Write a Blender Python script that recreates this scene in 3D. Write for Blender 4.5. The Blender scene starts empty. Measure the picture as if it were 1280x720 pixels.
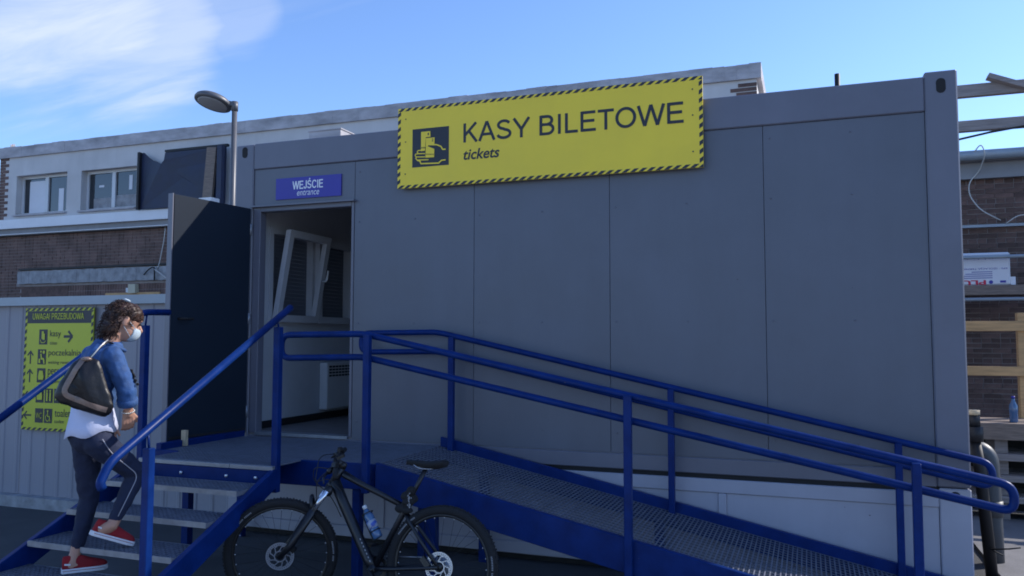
import bpy, bmesh, math, random, os
from mathutils import Vector as V, Matrix, noise
random.seed(7)
R = math.radians
sc = bpy.context.scene
C = sc.collection

# ------------------------------------------------------------------ camera, sky, sun, exposure
cam = bpy.data.cameras.new('camera'); camo = bpy.data.objects.new('camera', cam); C.objects.link(camo)
cam.sensor_width = 36; cam.lens = 28.12; cam.clip_end = 2000; cam.clip_start = 0.05
yaw, pitch, roll = R(20.2855), R(3.7669), R(0.1098)
fw = V((-math.sin(yaw)*math.cos(pitch), math.cos(yaw)*math.cos(pitch), math.sin(pitch)))
rt = V((math.cos(yaw), math.sin(yaw), 0)); up = rt.cross(fw)
r2 = rt*math.cos(roll)+up*math.sin(roll); u2 = up*math.cos(roll)-rt*math.sin(roll)
mat4 = Matrix((( r2.x, u2.x, -fw.x, 5.0555), (r2.y, u2.y, -fw.y, -6.1221), (r2.z, u2.z, -fw.z, 1.7504), (0, 0, 0, 1)))
camo.matrix_world = mat4
sc.camera = camo

SUN = V((1.4, 1.0, 1.21)).normalized()
EL, AZ = math.asin(SUN.z), math.atan2(SUN.x, SUN.y)
world = bpy.data.worlds.new('World'); sc.world = world; world.use_nodes = True
nt = world.node_tree; N = nt.nodes; L = nt.links
bgn = N['Background']; bgn.inputs[1].default_value = 0.138
sky = N.new('ShaderNodeTexSky'); sky.sky_type = 'NISHITA'; sky.sun_disc = False
sky.sun_elevation = EL; sky.sun_rotation = AZ; sky.air_density = 1.0; sky.dust_density = 0.3; sky.ozone_density = 3.0
tint = N.new('ShaderNodeMix'); tint.data_type = 'RGBA'; tint.blend_type = 'MULTIPLY'; tint.inputs[0].default_value = 1
L.new(sky.outputs[0], tint.inputs[6]); tint.inputs[7].default_value = (0.78, 0.885, 1.10, 1)
# thin cirrus, laid out by direction over the whole dome
tc = N.new('ShaderNodeTexCoord')
def vm(op, a, b=None):
    n = N.new('ShaderNodeVectorMath'); n.operation = op
    L.new(a, n.inputs[0])
    if b is not None:
        if isinstance(b, tuple): n.inputs[1].default_value = b
        else: L.new(b, n.inputs[1])
    return n
def mt(op, a, b, clamp=False):
    n = N.new('ShaderNodeMath'); n.operation = op; n.use_clamp = clamp
    for i, q in enumerate((a, b)):
        if isinstance(q, (int, float)): n.inputs[i].default_value = q
        else: L.new(q, n.inputs[i])
    return n.outputs[0]
sep = N.new('ShaderNodeSeparateXYZ'); L.new(tc.outputs['Generated'], sep.inputs[0])
zz = mt('ADD', mt('MAXIMUM', sep.outputs[2], 0.0), 0.12)
px, py = mt('DIVIDE', sep.outputs[0], zz), mt('DIVIDE', sep.outputs[1], zz)
cmb = N.new('ShaderNodeCombineXYZ'); L.new(px, cmb.inputs[0]); L.new(py, cmb.inputs[1])
mp = N.new('ShaderNodeMapping'); mp.inputs['Rotation'].default_value = (0, 0, R(-28)); mp.inputs['Scale'].default_value = (0.42, 1.7, 1)
mp.inputs['Location'].default_value = (0.4, 0.3, 0)
L.new(cmb.outputs[0], mp.inputs[0])
nz = N.new('ShaderNodeTexNoise'); nz.inputs['Scale'].default_value = 1.2; nz.inputs['Detail'].default_value = 7; nz.inputs['Roughness'].default_value = 0.55; nz.inputs['Distortion'].default_value = 0.6
L.new(mp.outputs[0], nz.inputs['Vector'])
def blob(d, lo, hi):
    dd = V(d).normalized()
    v = vm('DOT_PRODUCT', tc.outputs['Generated'], tuple(dd))
    m = N.new('ShaderNodeMapRange'); m.interpolation_type = 'SMOOTHSTEP'
    m.inputs[1].default_value = lo; m.inputs[2].default_value = hi
    L.new(mt('ADD', v.outputs['Value'], mt('MULTIPLY', mt('SUBTRACT', nz.outputs[0], 0.5), (hi-lo)*3.2)), m.inputs[0]); return m.outputs[0]
def pixdir(u, v): return fw+r2*((u-640)/1000)-u2*((v-360)/1000)
bank = mt('MAXIMUM', blob(pixdir(-10, -30), 0.986, 0.9995), mt('MULTIPLY', blob(pixdir(-350, -250), 0.965, 0.995), 1.0))
bank = mt('MAXIMUM', bank, mt('MAXIMUM', mt('MULTIPLY', blob(pixdir(150, 50), 0.9945, 0.9996), 0.75), mt('MULTIPLY', blob(pixdir(285, 12), 0.9985, 1.0), 0.4)))
nz2 = N.new('ShaderNodeTexNoise'); nz2.inputs['Scale'].default_value = 3.4; nz2.inputs['Detail'].default_value = 9; nz2.inputs['Roughness'].default_value = 0.62; nz2.inputs['Distortion'].default_value = 1.2
L.new(mp.outputs[0], nz2.inputs['Vector'])
wisp = mt('ADD', mt('MULTIPLY', nz.outputs[0], 0.55), mt('MULTIPLY', nz2.outputs[0], 0.55))
wisp = mt('MULTIPLY', mt('SUBTRACT', wisp, 0.36), 3.4, True)
thin = mt('MULTIPLY', mt('SUBTRACT', nz.outputs[0], 0.62), 1.2, True)
edge = mt('POWER', bank, 1.1)
dens = mt('MULTIPLY', mt('MAXIMUM', mt('MULTIPLY', edge, mt('ADD', mt('MULTIPLY', wisp, 0.75), 0.25)), thin), 0.78, True)
cmix = N.new('ShaderNodeMix'); cmix.data_type = 'RGBA'
L.new(dens, cmix.inputs[0]); L.new(tint.outputs[2], cmix.inputs[6]); cmix.inputs[7].default_value = (3.6, 4.0, 4.7, 1)
L.new(cmix.outputs[2], bgn.inputs[0])

sun = bpy.data.lights.new('sun', 'SUN'); sun.energy = 3.2; sun.angle = R(0.53); sun.color = (1, 0.94, 0.86)
suno = bpy.data.objects.new('sun', sun); C.objects.link(suno); suno.rotation_euler = SUN.to_track_quat('Z', 'Y').to_euler(); suno.location = SUN*50

sc.cycles.filter_width = 1.8
vs = sc.view_settings; vs.view_transform = 'Standard'; vs.look = 'None'; vs.gamma = 1; vs.use_curve_mapping = False; vs.exposure = 0.75

# ------------------------------------------------------------------ materials
def mat(name, col, rough=0.6, metal=0.0, var=0.08, scale=4.0, bump=0.0, bscale=60.0, spec=0.5, rand=0.0, detail=5, stretch=(1, 1, 1), col2=None, thr=None, coat=0.0, streak=0.0, spots=None):
    m = bpy.data.materials.new(name); m.use_nodes = True
    n = m.node_tree.nodes; l = m.node_tree.links; b = n['Principled BSDF']
    b.inputs['Roughness'].default_value = rough; b.inputs['Metallic'].default_value = metal
    b.inputs['Specular IOR Level'].default_value = spec; b.inputs['Coat Weight'].default_value = coat
    t = n.new('ShaderNodeTexCoord'); mp = n.new('ShaderNodeMapping'); mp.inputs['Scale'].default_value = stretch
    l.new(t.outputs['Object'], mp.inputs[0])
    ns = n.new('ShaderNodeTexNoise'); ns.inputs['Scale'].default_value = scale; ns.inputs['Detail'].default_value = detail; ns.inputs['Roughness'].default_value = 0.6
    l.new(mp.outputs[0], ns.inputs['Vector'])
    rp = n.new('ShaderNodeValToRGB')
    lo, hi = (0.3, 0.7) if thr is None else thr
    rp.color_ramp.elements[0].position = lo; rp.color_ramp.elements[1].position = hi
    c2 = col2 or tuple(min(1, c*(1+var)) for c in col); c1 = col if col2 else tuple(c*(1-var) for c in col)
    rp.color_ramp.elements[0].color = (*c1, 1); rp.color_ramp.elements[1].color = (*c2, 1)
    l.new(ns.outputs[0], rp.inputs[0]); out = rp.outputs[0]
    if streak:
        m2 = n.new('ShaderNodeMapping'); m2.inputs['Scale'].default_value = (2.2, 2.2, .25); l.new(t.outputs['Object'], m2.inputs[0])
        n2 = n.new('ShaderNodeTexNoise'); n2.inputs['Scale'].default_value = 2.0; n2.inputs['Detail'].default_value = 6; n2.inputs['Roughness'].default_value = .65; l.new(m2.outputs[0], n2.inputs['Vector'])
        r3 = n.new('ShaderNodeMapRange'); r3.inputs[1].default_value = .35; r3.inputs[2].default_value = .72; r3.inputs[3].default_value = 1.0; r3.inputs[4].default_value = 1-streak; l.new(n2.outputs[0], r3.inputs[0])
        hs = n.new('ShaderNodeHueSaturation'); l.new(r3.outputs[0], hs.inputs['Value']); l.new(out, hs.inputs['Color']); out = hs.outputs[0]
    if spots:
        c3, s3, th = spots
        n3 = n.new('ShaderNodeTexNoise'); n3.inputs['Scale'].default_value = s3; n3.inputs['Detail'].default_value = 3; l.new(t.outputs['Object'], n3.inputs['Vector'])
        r4 = n.new('ShaderNodeMapRange'); r4.inputs[1].default_value = th; r4.inputs[2].default_value = th+.02; l.new(n3.outputs[0], r4.inputs[0])
        mx = n.new('ShaderNodeMix'); mx.data_type = 'RGBA'; l.new(r4.outputs[0], mx.inputs[0]); l.new(out, mx.inputs[6]); mx.inputs[7].default_value = (*c3, 1); out = mx.outputs[2]
    if rand:
        oi = n.new('ShaderNodeObjectInfo'); h = n.new('ShaderNodeHueSaturation')
        mr = n.new('ShaderNodeMapRange'); mr.inputs[3].default_value = 1-rand; mr.inputs[4].default_value = 1+rand
        l.new(oi.outputs['Random'], mr.inputs[0]); l.new(mr.outputs[0], h.inputs['Value']); l.new(out, h.inputs['Color']); out = h.outputs[0]
    l.new(out, b.inputs['Base Color'])
    rr = n.new('ShaderNodeMapRange'); rr.inputs[3].default_value = max(0, rough-0.08); rr.inputs[4].default_value = min(1, rough+0.08)
    l.new(ns.outputs[0], rr.inputs[0]); l.new(rr.outputs[0], b.inputs['Roughness'])
    if bump:
        nb = n.new('ShaderNodeTexNoise'); nb.inputs['Scale'].default_value = bscale; nb.inputs['Detail'].default_value = 4
        l.new(mp.outputs[0], nb.inputs['Vector'])
        bp = n.new('ShaderNodeBump'); bp.inputs['Strength'].default_value = bump; bp.inputs['Distance'].default_value = 0.01
        l.new(nb.outputs[0], bp.inputs['Height']); l.new(bp.outputs[0], b.inputs['Normal'])
    return m
m_cab = mat('container paint', (.110, .120, .152), .42, var=.08, scale=1.6, bump=.10, bscale=3.2, streak=.07, spots=((.05, .05, .06), 38, .755))
m_cabframe = mat('container frame paint', (.134, .137, .174), .4, var=.08, scale=2.2, bump=.06, bscale=10, streak=.06, spots=((.16, .10, .07), 30, .765))
m_gap = mat('seal and gap shade', (.012, .012, .014), .8)
m_base = mat('light base paint', (.35, .35, .41), .45, var=.08, scale=1.5, bump=.06, bscale=8, streak=.06, spots=((.10, .09, .09), 26, .75))
m_doorout = mat('door leaf paint', (.014, .022, .036), .6, spec=.15, var=.06, scale=2)
m_white = mat('white plastic', (.62, .63, .65), .4, var=.04)
m_sash = mat('window profile', (.52, .53, .57), .45, var=.05)
m_int = mat('interior wall', (.52, .54, .58), .6, var=.05)
m_intfl = mat('interior floor', (.20, .18, .18), .6, var=.2, scale=8)
m_glass = mat('window glass', (.03, .035, .04), .06, var=.1, spec=.8)
m_blue = mat('blue enamel', (.003, .022, .125), .38, var=.22, scale=9, bump=.08, bscale=45, spec=.14, spots=((.10, .10, .13), 55, .76))
m_galv = mat('galvanised steel', (.26, .275, .31), .45, metal=.55, var=.18, scale=14)
m_galvd = mat('galvanised grating', (.155, .168, .215), .5, metal=.2, var=.2, scale=14)
m_bolt = mat('zinc bolt', (.75, .76, .8), .35, metal=.7)
m_yel = mat('sign yellow', (.86, .63, .035), .45, var=.05, scale=2, bump=.05, bscale=2.5)
m_yel2 = mat('sign yellow aged', (.50, .52, .028), .5, var=.06, scale=3)
m_ink = mat('sign ink', (.018, .020, .030), .5, var=.1)
m_signblue = mat('sign blue', (.035, .030, .30), .45, var=.05)
m_signwhite = mat('sign white', (.75, .76, .8), .5, var=.03)
m_ground = mat('ground asphalt', (.060, .062, .068), .9, var=.25, scale=1.3, bump=.6, bscale=140)
m_pave = mat('pale bounce paving', (.34, .33, .31), .85, var=.12, scale=.8, bump=.3, bscale=60)
m_pad = mat('concrete slab', (.17, .165, .17), .85, var=.18, scale=3, bump=.3, bscale=60)
m_hoard = mat('hoarding sheet', (.255, .252, .29), .5, streak=.06, var=.08, scale=1.2, bump=.04, bscale=12, stretch=(1, 1, .25))
m_hoardrail = mat('hoarding rail', (.30, .34, .38), .5, metal=.2, var=.1)
m_plaster = mat('white render', (.60, .575, .56), .85, streak=.06, var=.10, scale=1.1, bump=.25, bscale=30)
m_parapet = mat('weathered coping', (.42, .40, .41), .9, var=.3, scale=2.2, bump=.5, bscale=25, stretch=(1, 1, 2.5))
m_fascia = mat('white fascia', (.78, .78, .80), .6, var=.06, scale=1.4)
m_soffit = mat('grey soffit', (.26, .26, .27), .8, var=.1)
m_mortar = mat('mortar', (.30, .26, .25), .95, var=.15, scale=6, bump=.4, bscale=90)
m_brick = mat('dark brick', (.12, .072, .060), .85, var=.35, scale=9, bump=.5, bscale=120, rand=.35)
m_brick2 = mat('brick mass', (.15, .092, .078), .85, var=.45, scale=3.2, detail=8, bump=.5, bscale=120)
m_lintel = mat('rough concrete', (.30, .30, .31), .95, var=.3, scale=7, bump=.9, bscale=35)
m_tarp = mat('dark tarpaulin', (.012, .020, .055), .55, var=.25, scale=3, bump=.3, bscale=8)
m_wood = mat('old timber', (.22, .17, .14), .85, var=.3, scale=6, stretch=(1, 1, 8), bump=.3, bscale=40)
m_woodx = mat('sawn timber', (.52, .32, .15), .8, var=.25, scale=5, stretch=(.8, 9, 9), bump=.25, bscale=40)
m_greywood = mat('grey timber', (.27, .235, .225), .85, var=.25, scale=5, stretch=(.8, 9, 9), bump=.25, bscale=40)
m_wedge = mat('pine offcut', (.48, .38, .25), .8, var=.15, scale=20)
m_lamp = mat('lamp grey paint', (.12, .12, .13), .45, metal=.2, var=.08)
m_diff = mat('lamp diffuser', (.36, .36, .37), .35, var=.05)
m_pipe = mat('grey plastic pipe', (.055, .062, .072), .45, var=.08)
m_dark = mat('dark pole', (.008, .008, .011), .6, var=.2)
m_wire = mat('pale cable', (.55, .54, .52), .7)
m_wirek = mat('black cable', (.015, .015, .017), .6)
m_box = mat('cream junction box', (.50, .46, .34), .6)
m_wrap = mat('white wrap', (.68, .68, .72), .45, var=.05, bump=.2, bscale=12)
m_red = mat('red print', (.55, .02, .06), .6)
m_car = mat('matt black frame', (.007, .008, .012), .45, var=.2, coat=.15)
m_rub = mat('tyre rubber', (.011, .011, .013), .85, var=.2, bump=.5, bscale=220)
m_rim = mat('black rim', (.012, .012, .013), .4)
m_rotor = mat('rotor steel', (.42, .43, .47), .28, metal=.6)
m_chrome = mat('fork stanchion', (.75, .77, .82), .14, metal=.85)
m_logo = mat('white decal', (.28, .28, .30), .5)
m_water = mat('water bottle', (.06, .13, .26), .12, var=.1, coat=.5)
m_label = mat('bottle label', (.36, .40, .48), .5, col2=(.05, .1, .4), thr=(.48, .56), scale=22)
m_skin = mat('skin', (.42, .22, .15), .5, var=.06, scale=12)
m_hair = mat('dark brown curls', (.036, .016, .011), .5, var=.4, scale=30, spec=.4)
m_denim = mat('blue denim', (.024, .075, .21), .8, var=.35, scale=16, bump=.5, bscale=20)
m_shirt = mat('pale shirt', (.50, .54, .72), .85, var=.06, scale=8, bump=.4, bscale=16)
m_trous = mat('navy trousers', (.008, .014, .042), .85, var=.2, scale=8, bump=.4, bscale=18)
m_pipw = mat('white piping', (.33, .33, .38), .8)
m_shoe = mat('red canvas', (.24, .006, .012), .85, var=.12, scale=20, bump=.3, bscale=150)
m_sole = mat('white rubber', (.62, .62, .66), .6, var=.06)
m_leath = mat('black leather', (.007, .007, .010), .42, var=.3, scale=8, bump=.6, bscale=14, spec=.35)
m_bronze = mat('bronze leather', (.20, .14, .115), .4, metal=.25, var=.15, scale=8, bump=.4, bscale=18)
m_mask = mat('face mask', (.42, .50, .56), .9, var=.03)
m_bead = mat('pale beads', (.6, .58, .55), .3, metal=.4)

# ------------------------------------------------------------------ mesh helpers
ORIG = {}
def origin(o): return ORIG.get(o.name, V((0, 0, 0)))
def props(o, label=None, cat=None, group=None, kind=None):
    if label: o['label'] = label
    if cat: o['category'] = cat
    if group: o['group'] = group
    if kind: o['kind'] = kind
    return o
def thing(name, loc, label, cat, group=None):
    o = bpy.data.objects.new(name, None); C.objects.link(o); o.location = loc; o.empty_display_size = .2
    ORIG[o.name] = V(loc); return props(o, label, cat, group)
def link(name, me, m, parent=None, loc=None):
    """verts in world space -> object under parent, or top level with its origin at loc"""
    o = bpy.data.objects.new(name, me); C.objects.link(o)
    if m is not None and not me.materials: me.materials.append(m)
    org = origin(parent) if parent else V(loc or (0, 0, 0))
    if org.length > 0: me.transform(Matrix.Translation(-org))
    if parent: o.parent = parent
    else: o.location = org
    ORIG[o.name] = org
    return o
class MB:
    def __init__(s): s.v = []; s.f = []; s.sm = False
    def add(s, vs, fs):
        b = len(s.v); s.v += [tuple(q) for q in vs]; s.f += [tuple(i+b for i in f) for f in fs]; return s
    def box(s, x0, x1, y0, y1, z0, z1):
        return s.add([(x0, y0, z0), (x1, y0, z0), (x1, y1, z0), (x0, y1, z0), (x0, y0, z1), (x1, y0, z1), (x1, y1, z1), (x0, y1, z1)],
                     [(3, 2, 1, 0), (4, 5, 6, 7), (0, 1, 5, 4), (1, 2, 6, 5), (2, 3, 7, 6), (3, 0, 4, 7)])
    def bar(s, p, q, w, h, upv=(0, 0, 1)):
        p, q = V(p), V(q); d = (q-p).normalized(); a = d.cross(V(upv))
        a = a.normalized() if a.length > 1e-5 else V((1, 0, 0)); b = a.cross(d).normalized()
        c = [p+a*i*w/2+b*j*h/2 for i, j in ((-1, -1), (1, -1), (1, 1), (-1, 1))]+[q+a*i*w/2+b*j*h/2 for i, j in ((-1, -1), (1, -1), (1, 1), (-1, 1))]
        return s.add(c, [(0, 3, 2, 1), (4, 5, 6, 7), (0, 1, 5, 4), (1, 2, 6, 5), (2, 3, 7, 6), (3, 0, 4, 7)])
    def rings(s, rs, closed=False, caps=True):
        n = len(rs[0]); b = len(s.v); s.v += [tuple(q) for r in rs for q in r]
        k = len(rs)
        for i in range(k if closed else k-1):
            j = (i+1) % k
            for t in range(n):
                u = (t+1) % n; s.f.append((b+i*n+t, b+i*n+u, b+j*n+u, b+j*n+t))
        if caps and not closed:
            s.f.append(tuple(b+t for t in range(n-1, -1, -1))); s.f.append(tuple(b+(k-1)*n+t for t in range(n)))
        return s
    def tube(s, pts, r, n=10, closed=False, caps=True, flat=1.0):
        pts = [V(p) for p in pts]; k = len(pts); rr = r if isinstance(r, (list, tuple)) else [r]*k
        rs = []; a = None
        for i, p in enumerate(pts):
            if closed: d = (pts[(i+1) % k]-pts[i-1]).normalized()
            else: d = (pts[min(i+1, k-1)]-pts[max(i-1, 0)]).normalized()
            if a is None:
                a = d.cross(V((0, 0, 1))); a = a if a.length > .05 else d.cross(V((1, 0, 0)))
            a = (a-d*a.dot(d)).normalized(); b = d.cross(a)
            rs.append([p+a*math.cos(2*math.pi*t/n)*rr[i]+b*math.sin(2*math.pi*t/n)*rr[i]*flat for t in range(n)])
        s.sm = True
        return s.rings(rs, closed, caps)
    def cap(s, p, q, r1, r2, n=14):
        """tapered capsule with round ends"""
        p, q = V(p), V(q); d = (q-p).normalized(); pts, rr = [], []
        for a in (80, 55, 28): pts.append(p-d*r1*math.sin(R(a))); rr.append(r1*math.cos(R(a)))
        pts += [p, q]; rr += [r1, r2]
        for a in (28, 55, 80): pts.append(q+d*r2*math.sin(R(a))); rr.append(r2*math.cos(R(a)))
        return s.tube(pts, rr, n)
    def ell(s, c, ax, n=14, m=9):
        c = V(c); A, B, Z = [V(q) for q in ax]; rs = []
        for i in range(1, m):
            t = math.pi*i/m-math.pi/2
            rs.append([c+A*math.cos(t)*math.cos(2*math.pi*k/n)+B*math.cos(t)*math.sin(2*math.pi*k/n)+Z*math.sin(t) for k in range(n)])
        s.sm = True; return s.rings(rs)
    def prism(s, poly, f0, f1):
        """poly: 2D points; f0/f1 map a 2D point to the two faces"""
        n = len(poly); vs = [f0(*p) for p in poly]+[f1(*p) for p in poly]
        fs = [tuple(range(n-1, -1, -1)), tuple(range(n, 2*n))]+[(i, (i+1) % n, n+(i+1) % n, n+i) for i in range(n)]
        return s.add(vs, fs)
    def mesh(s, name):
        me = bpy.data.meshes.new(name); me.from_pydata(s.v, [], s.f); me.validate(); me.update()
        bm = bmesh.new(); bm.from_mesh(me); bmesh.ops.recalc_face_normals(bm, faces=bm.faces); bm.to_mesh(me); bm.free()
        if s.sm: me.polygons.foreach_set('use_smooth', [True]*len(me.polygons))
        return me
    def build(s, name, m, parent=None, loc=None, bevel=0, smooth=None):
        if smooth is not None: s.sm = smooth
        me = s.mesh(name)
        if bevel:
            bm = bmesh.new(); bm.from_mesh(me)
            ed = [e for e in bm.edges if len(e.link_faces) == 2 and e.calc_face_angle(0) > .5]
            bmesh.ops.bevel(bm, geom=ed, offset=bevel, segments=1, affect='EDGES', clamp_overlap=True); bm.to_mesh(me); bm.free()
        return link(name, me, m, parent, loc)
def B(*a): return MB().box(*a)
def part(name, m, parent, *boxes, bevel=0):
    mb = MB()
    for b in boxes: mb.box(*b)
    return mb.build(name, m, parent, bevel=bevel)
def smoothed_tube_path(pts, r, k=6):
    """round the corners of a polyline"""
    pts = [V(p) for p in pts]; out = [pts[0]]
    for i in range(1, len(pts)-1):
        a, b, c = pts[i-1], pts[i], pts[i+1]
        d1, d2 = (a-b), (c-b); q = min(r, d1.length*.48, d2.length*.48)
        p0, p1 = b+d1.normalized()*q, b+d2.normalized()*q
        for j in range(k+1):
            t = j/k; out.append(p0*(1-t)**2+b*2*t*(1-t)+p1*t*t)
    return out+[pts[-1]]
def rounded_loop(pts, r, k=6):
    pts = [V(p) for p in pts]; n = len(pts); out = []
    for i in range(n):
        a, b, c = pts[i-1], pts[i], pts[(i+1) % n]
        d1, d2 = (a-b), (c-b); q = min(r, d1.length*.48, d2.length*.48)
        p0, p1 = b+d1.normalized()*q, b+d2.normalized()*q
        for j in range(k+1):
            t = j/k; out.append(p0*(1-t)**2+b*2*t*(1-t)+p1*t*t)
    return out
def remesh(mb, name, m, parent, voxel=.008, smooth=8, wobble=0, wscale=12, loc=None):
    me = mb.mesh('tmp'); o = bpy.data.objects.new('tmp', me); C.objects.link(o)
    a = o.modifiers.new('r', 'REMESH'); a.mode = 'VOXEL'; a.voxel_size = voxel; a.use_smooth_shade = True
    b = o.modifiers.new('s', 'SMOOTH'); b.factor = .5; b.iterations = smooth
    dg = bpy.context.evaluated_depsgraph_get(); n = bpy.data.meshes.new_from_object(o.evaluated_get(dg))
    bpy.data.objects.remove(o); bpy.data.meshes.remove(me); n.name = name
    if wobble:
        n.update()
        nm = [v.normal.copy() for v in n.vertices]
        for v, q in zip(n.vertices, nm):
            k = noise.noise(v.co*wscale)+.5*noise.noise(v.co*wscale*2.3)
            v.co = v.co+q*(k*wobble)
    n.polygons.foreach_set('use_smooth', [True]*len(n.polygons))
    n.materials.clear()
    return link(name, n, m, parent, loc)
# flat print on sheets facing -y
class Print:
    def __init__(s, y): s.mb = MB(); s.y = y; s.k = 0
    def poly(s, pts):
        s.k += 1; y = s.y-(s.k % 60)*.00003; s.mb.add([(x, y, z) for x, z in pts], [tuple(range(len(pts)))]); return s
    def rect(s, x0, x1, z0, z1): return s.poly([(x0, z0), (x1, z0), (x1, z1), (x0, z1)])
    def line(s, pts, w):
        for (a, b), (c, d) in zip(pts, pts[1:]):
            l = math.hypot(c-a, d-b) or 1; nx, nz = -(d-b)/l*w/2, (c-a)/l*w/2; q = .12 if len(pts) > 2 else 0; ex, ez = (c-a)/l*w*q, (d-b)/l*w*q
            s.poly([(a+nx-ex, b+nz-ez), (a-nx-ex, b-nz-ez), (c-nx+ex, d-nz+ez), (c+nx+ex, d+nz+ez)])
        return s
    def disc(s, x, z, r, n=14): return s.poly([(x+r*math.cos(2*math.pi*i/n), z+r*math.sin(2*math.pi*i/n)) for i in range(n)])
    def build(s, name, m, parent):
        o = s.mb.build(name, m, parent)
        return props(o, kind='stuff') if name != 'lettering' else o
def text(body, x0, x1, z0, z1, y, m, parent, shear=0, name='lettering', bold=0, flip=False):
    """letters fitted into x0..x1, z0..z1 (z of the ink box) on the plane y, read from -y"""
    cu = bpy.data.curves.new('t', 'FONT'); cu.body = body; cu.shear = shear; cu.offset = bold; cu.resolution_u = 4
    o = bpy.data.objects.new('t', cu); C.objects.link(o)
    me = bpy.data.meshes.new_from_object(o.evaluated_get(bpy.context.evaluated_depsgraph_get()))
    bpy.data.objects.remove(o); bpy.data.curves.remove(cu); me.name = name
    xs = [v.co.x for v in me.vertices]; ys = [v.co.y for v in me.vertices]
    sx, sz = (x1-x0)/(max(xs)-min(xs)), (z1-z0)/(max(ys)-min(ys)); mx, my = min(xs), min(ys)
    for v in me.vertices:
        a, b = x0+(v.co.x-mx)*sx, z0+(v.co.y-my)*sz
        if flip: a, b = x0+x1-a, z0+z1-b
        v.co = (a, y, b)
    me.materials.clear()
    return link(name, me, m, parent)

# grotesque capitals drawn as strokes on a unit cap height: (advance, strokes)
def arc(cx, cz, rx, rz_, a0, a1, n=12): return [(cx+rx*math.cos(R(a0+(a1-a0)*i/n)), cz+rz_*math.sin(R(a0+(a1-a0)*i/n))) for i in range(n+1)]
t2 = .065
GLY = {
 'K': (.93, [[(.17, 0), (.17, 1)], [(.17, .36), (.80, 1)], [(.40, .58), (.84, 0)]]),
 'A': (.93, [[(.06, 0), (.46, 1)], [(.46, 1), (.87, 0)], [(.20, .34), (.73, .34)]]),
 'S': (.93, [arc(.46, .735, .30, .20, 25, 180, 10)+arc(.46, .735, .30, .20, 180, 262, 6)+arc(.46, .275, .335, .21, 82, 0, 7)+arc(.46, .275, .335, .21, 0, -165, 12)]),
 'Y': (.93, [[(.06, 1), (.465, .42)], [(.87, 1), (.465, .42)], [(.465, .46), (.465, 0)]]),
 'B': (.93, [[(.17, 0), (.17, 1)], [(.17, .935), (.50, .935)]+arc(.50, .735, .24, .20, 90, -90, 10)+[(.17, .535)], [(.50, .535)]+arc(.52, .30, .28, .235, 90, -90, 10)+[(.17, .065)]]),
 'I': (.39, [[(.195, 0), (.195, 1)]]),
 'L': (.78, [[(.165, 0), (.165, 1)], [(.165, .065), (.74, .065)]]),
 'E': (.93, [[(.17, 0), (.17, 1)], [(.17, .935), (.84, .935)], [(.17, .52), (.79, .52)], [(.17, .065), (.86, .065)]]),
 'T': (.85, [[(.425, 0), (.425, 1)], [(.03, .935), (.82, .935)]]),
 'O': (1.09, [arc(.545, .5, .43, .445, 0, 360, 28)]),
 'W': (1.32, [[(.06, 1), (.36, 0)], [(.36, 0), (.66, 1)], [(.66, 1), (.96, 0)], [(.96, 0), (1.26, 1)]]),
 'J': (.70, [[(.53, 1), (.53, .28)]+arc(.315, .27, .215, .215, 0, -180, 10)]),
 'C': (1.01, [arc(.53, .5, .40, .445, 38, 322, 24)]),
 'Ś': (.93, [arc(.46, .735, .30, .20, 25, 180, 10)+arc(.46, .735, .30, .20, 180, 262, 6)+arc(.46, .275, .335, .21, 82, 0, 7)+arc(.46, .275, .335, .21, 0, -165, 12), [(.42, 1.09), (.60, 1.25)]]),
 'U': (1.01, [[(.16, 1), (.16, .38)]+arc(.505, .38, .345, .325, 180, 360, 14)+[(.85, 1)]]),
 'G': (1.09, [arc(.53, .5, .41, .445, 42, 330, 24)+[(.93, .30), (.93, .47)], [(.56, .47), (.98, .47)]]),
 'P': (.93, [[(.17, 0), (.17, 1)], [(.17, .935), (.52, .935)]+arc(.52, .70, .27, .235, 90, -90, 10)+[(.17, .465)]]),
 'R': (1.01, [[(.17, 0), (.17, 1)], [(.17, .935), (.55, .935)]+arc(.55, .715, .27, .22, 90, -90, 10)+[(.17, .495)], [(.55, .49), (.93, 0)]]),
 'Z': (.85, [[(.10, .935), (.76, .935)], [(.76, .93), (.09, .07)], [(.05, .065), (.80, .065)]]),
 'D': (1.01, [[(.17, 0), (.17, 1)], [(.17, .935), (.44, .935)]+arc(.44, .5, .43, .435, 90, -90, 14)+[(.17, .065)]]),
 '!': (.39, [[(.195, .30), (.195, 1)], [(.195, 0), (.195, .13)]]), ' ': (.39, [])}
def capitals(body, x0, x1, z0, z1, y, m, parent, weight=.128):
    """one lettering mesh, cap height z0..z1, advance widths fitted to x0..x1"""
    tot = sum(GLY[c][0] for c in body)-.17; k = (x1-x0)/tot; h = z1-z0; pr = Print(y); x = x0-.085*k
    for c in body:
        for st_ in GLY[c][1]:
            ins = [(min(max(a, 0), 9), b) for a, b in st_]
            pr.line([(x+a*k, z0+b*h) for a, b in ins], weight*h)
        x += GLY[c][0]*k
    return pr.build('lettering', m, parent)

# ------------------------------------------------------------------ ground
g = MB(); n = 40
me = bpy.data.meshes.new('ground')
g.add([(-400, -400, 0), (400, -400, 0), (400, 400, 0), (-400, 400, 0)], [(0, 1, 2, 3)])
props(g.build('ground', m_ground), kind='structure')
props(B(-40, 40, -60, -3.45, .004, .02).build('bounce_paving', m_pave, None), kind='structure')  # unseen pale slab behind the camera, added to bounce sunlight onto the container wall
props(B(6.35, 9.5, -1.2, 3.0, .004, .03).build('pavement', m_pad, None), kind='structure')

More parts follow.
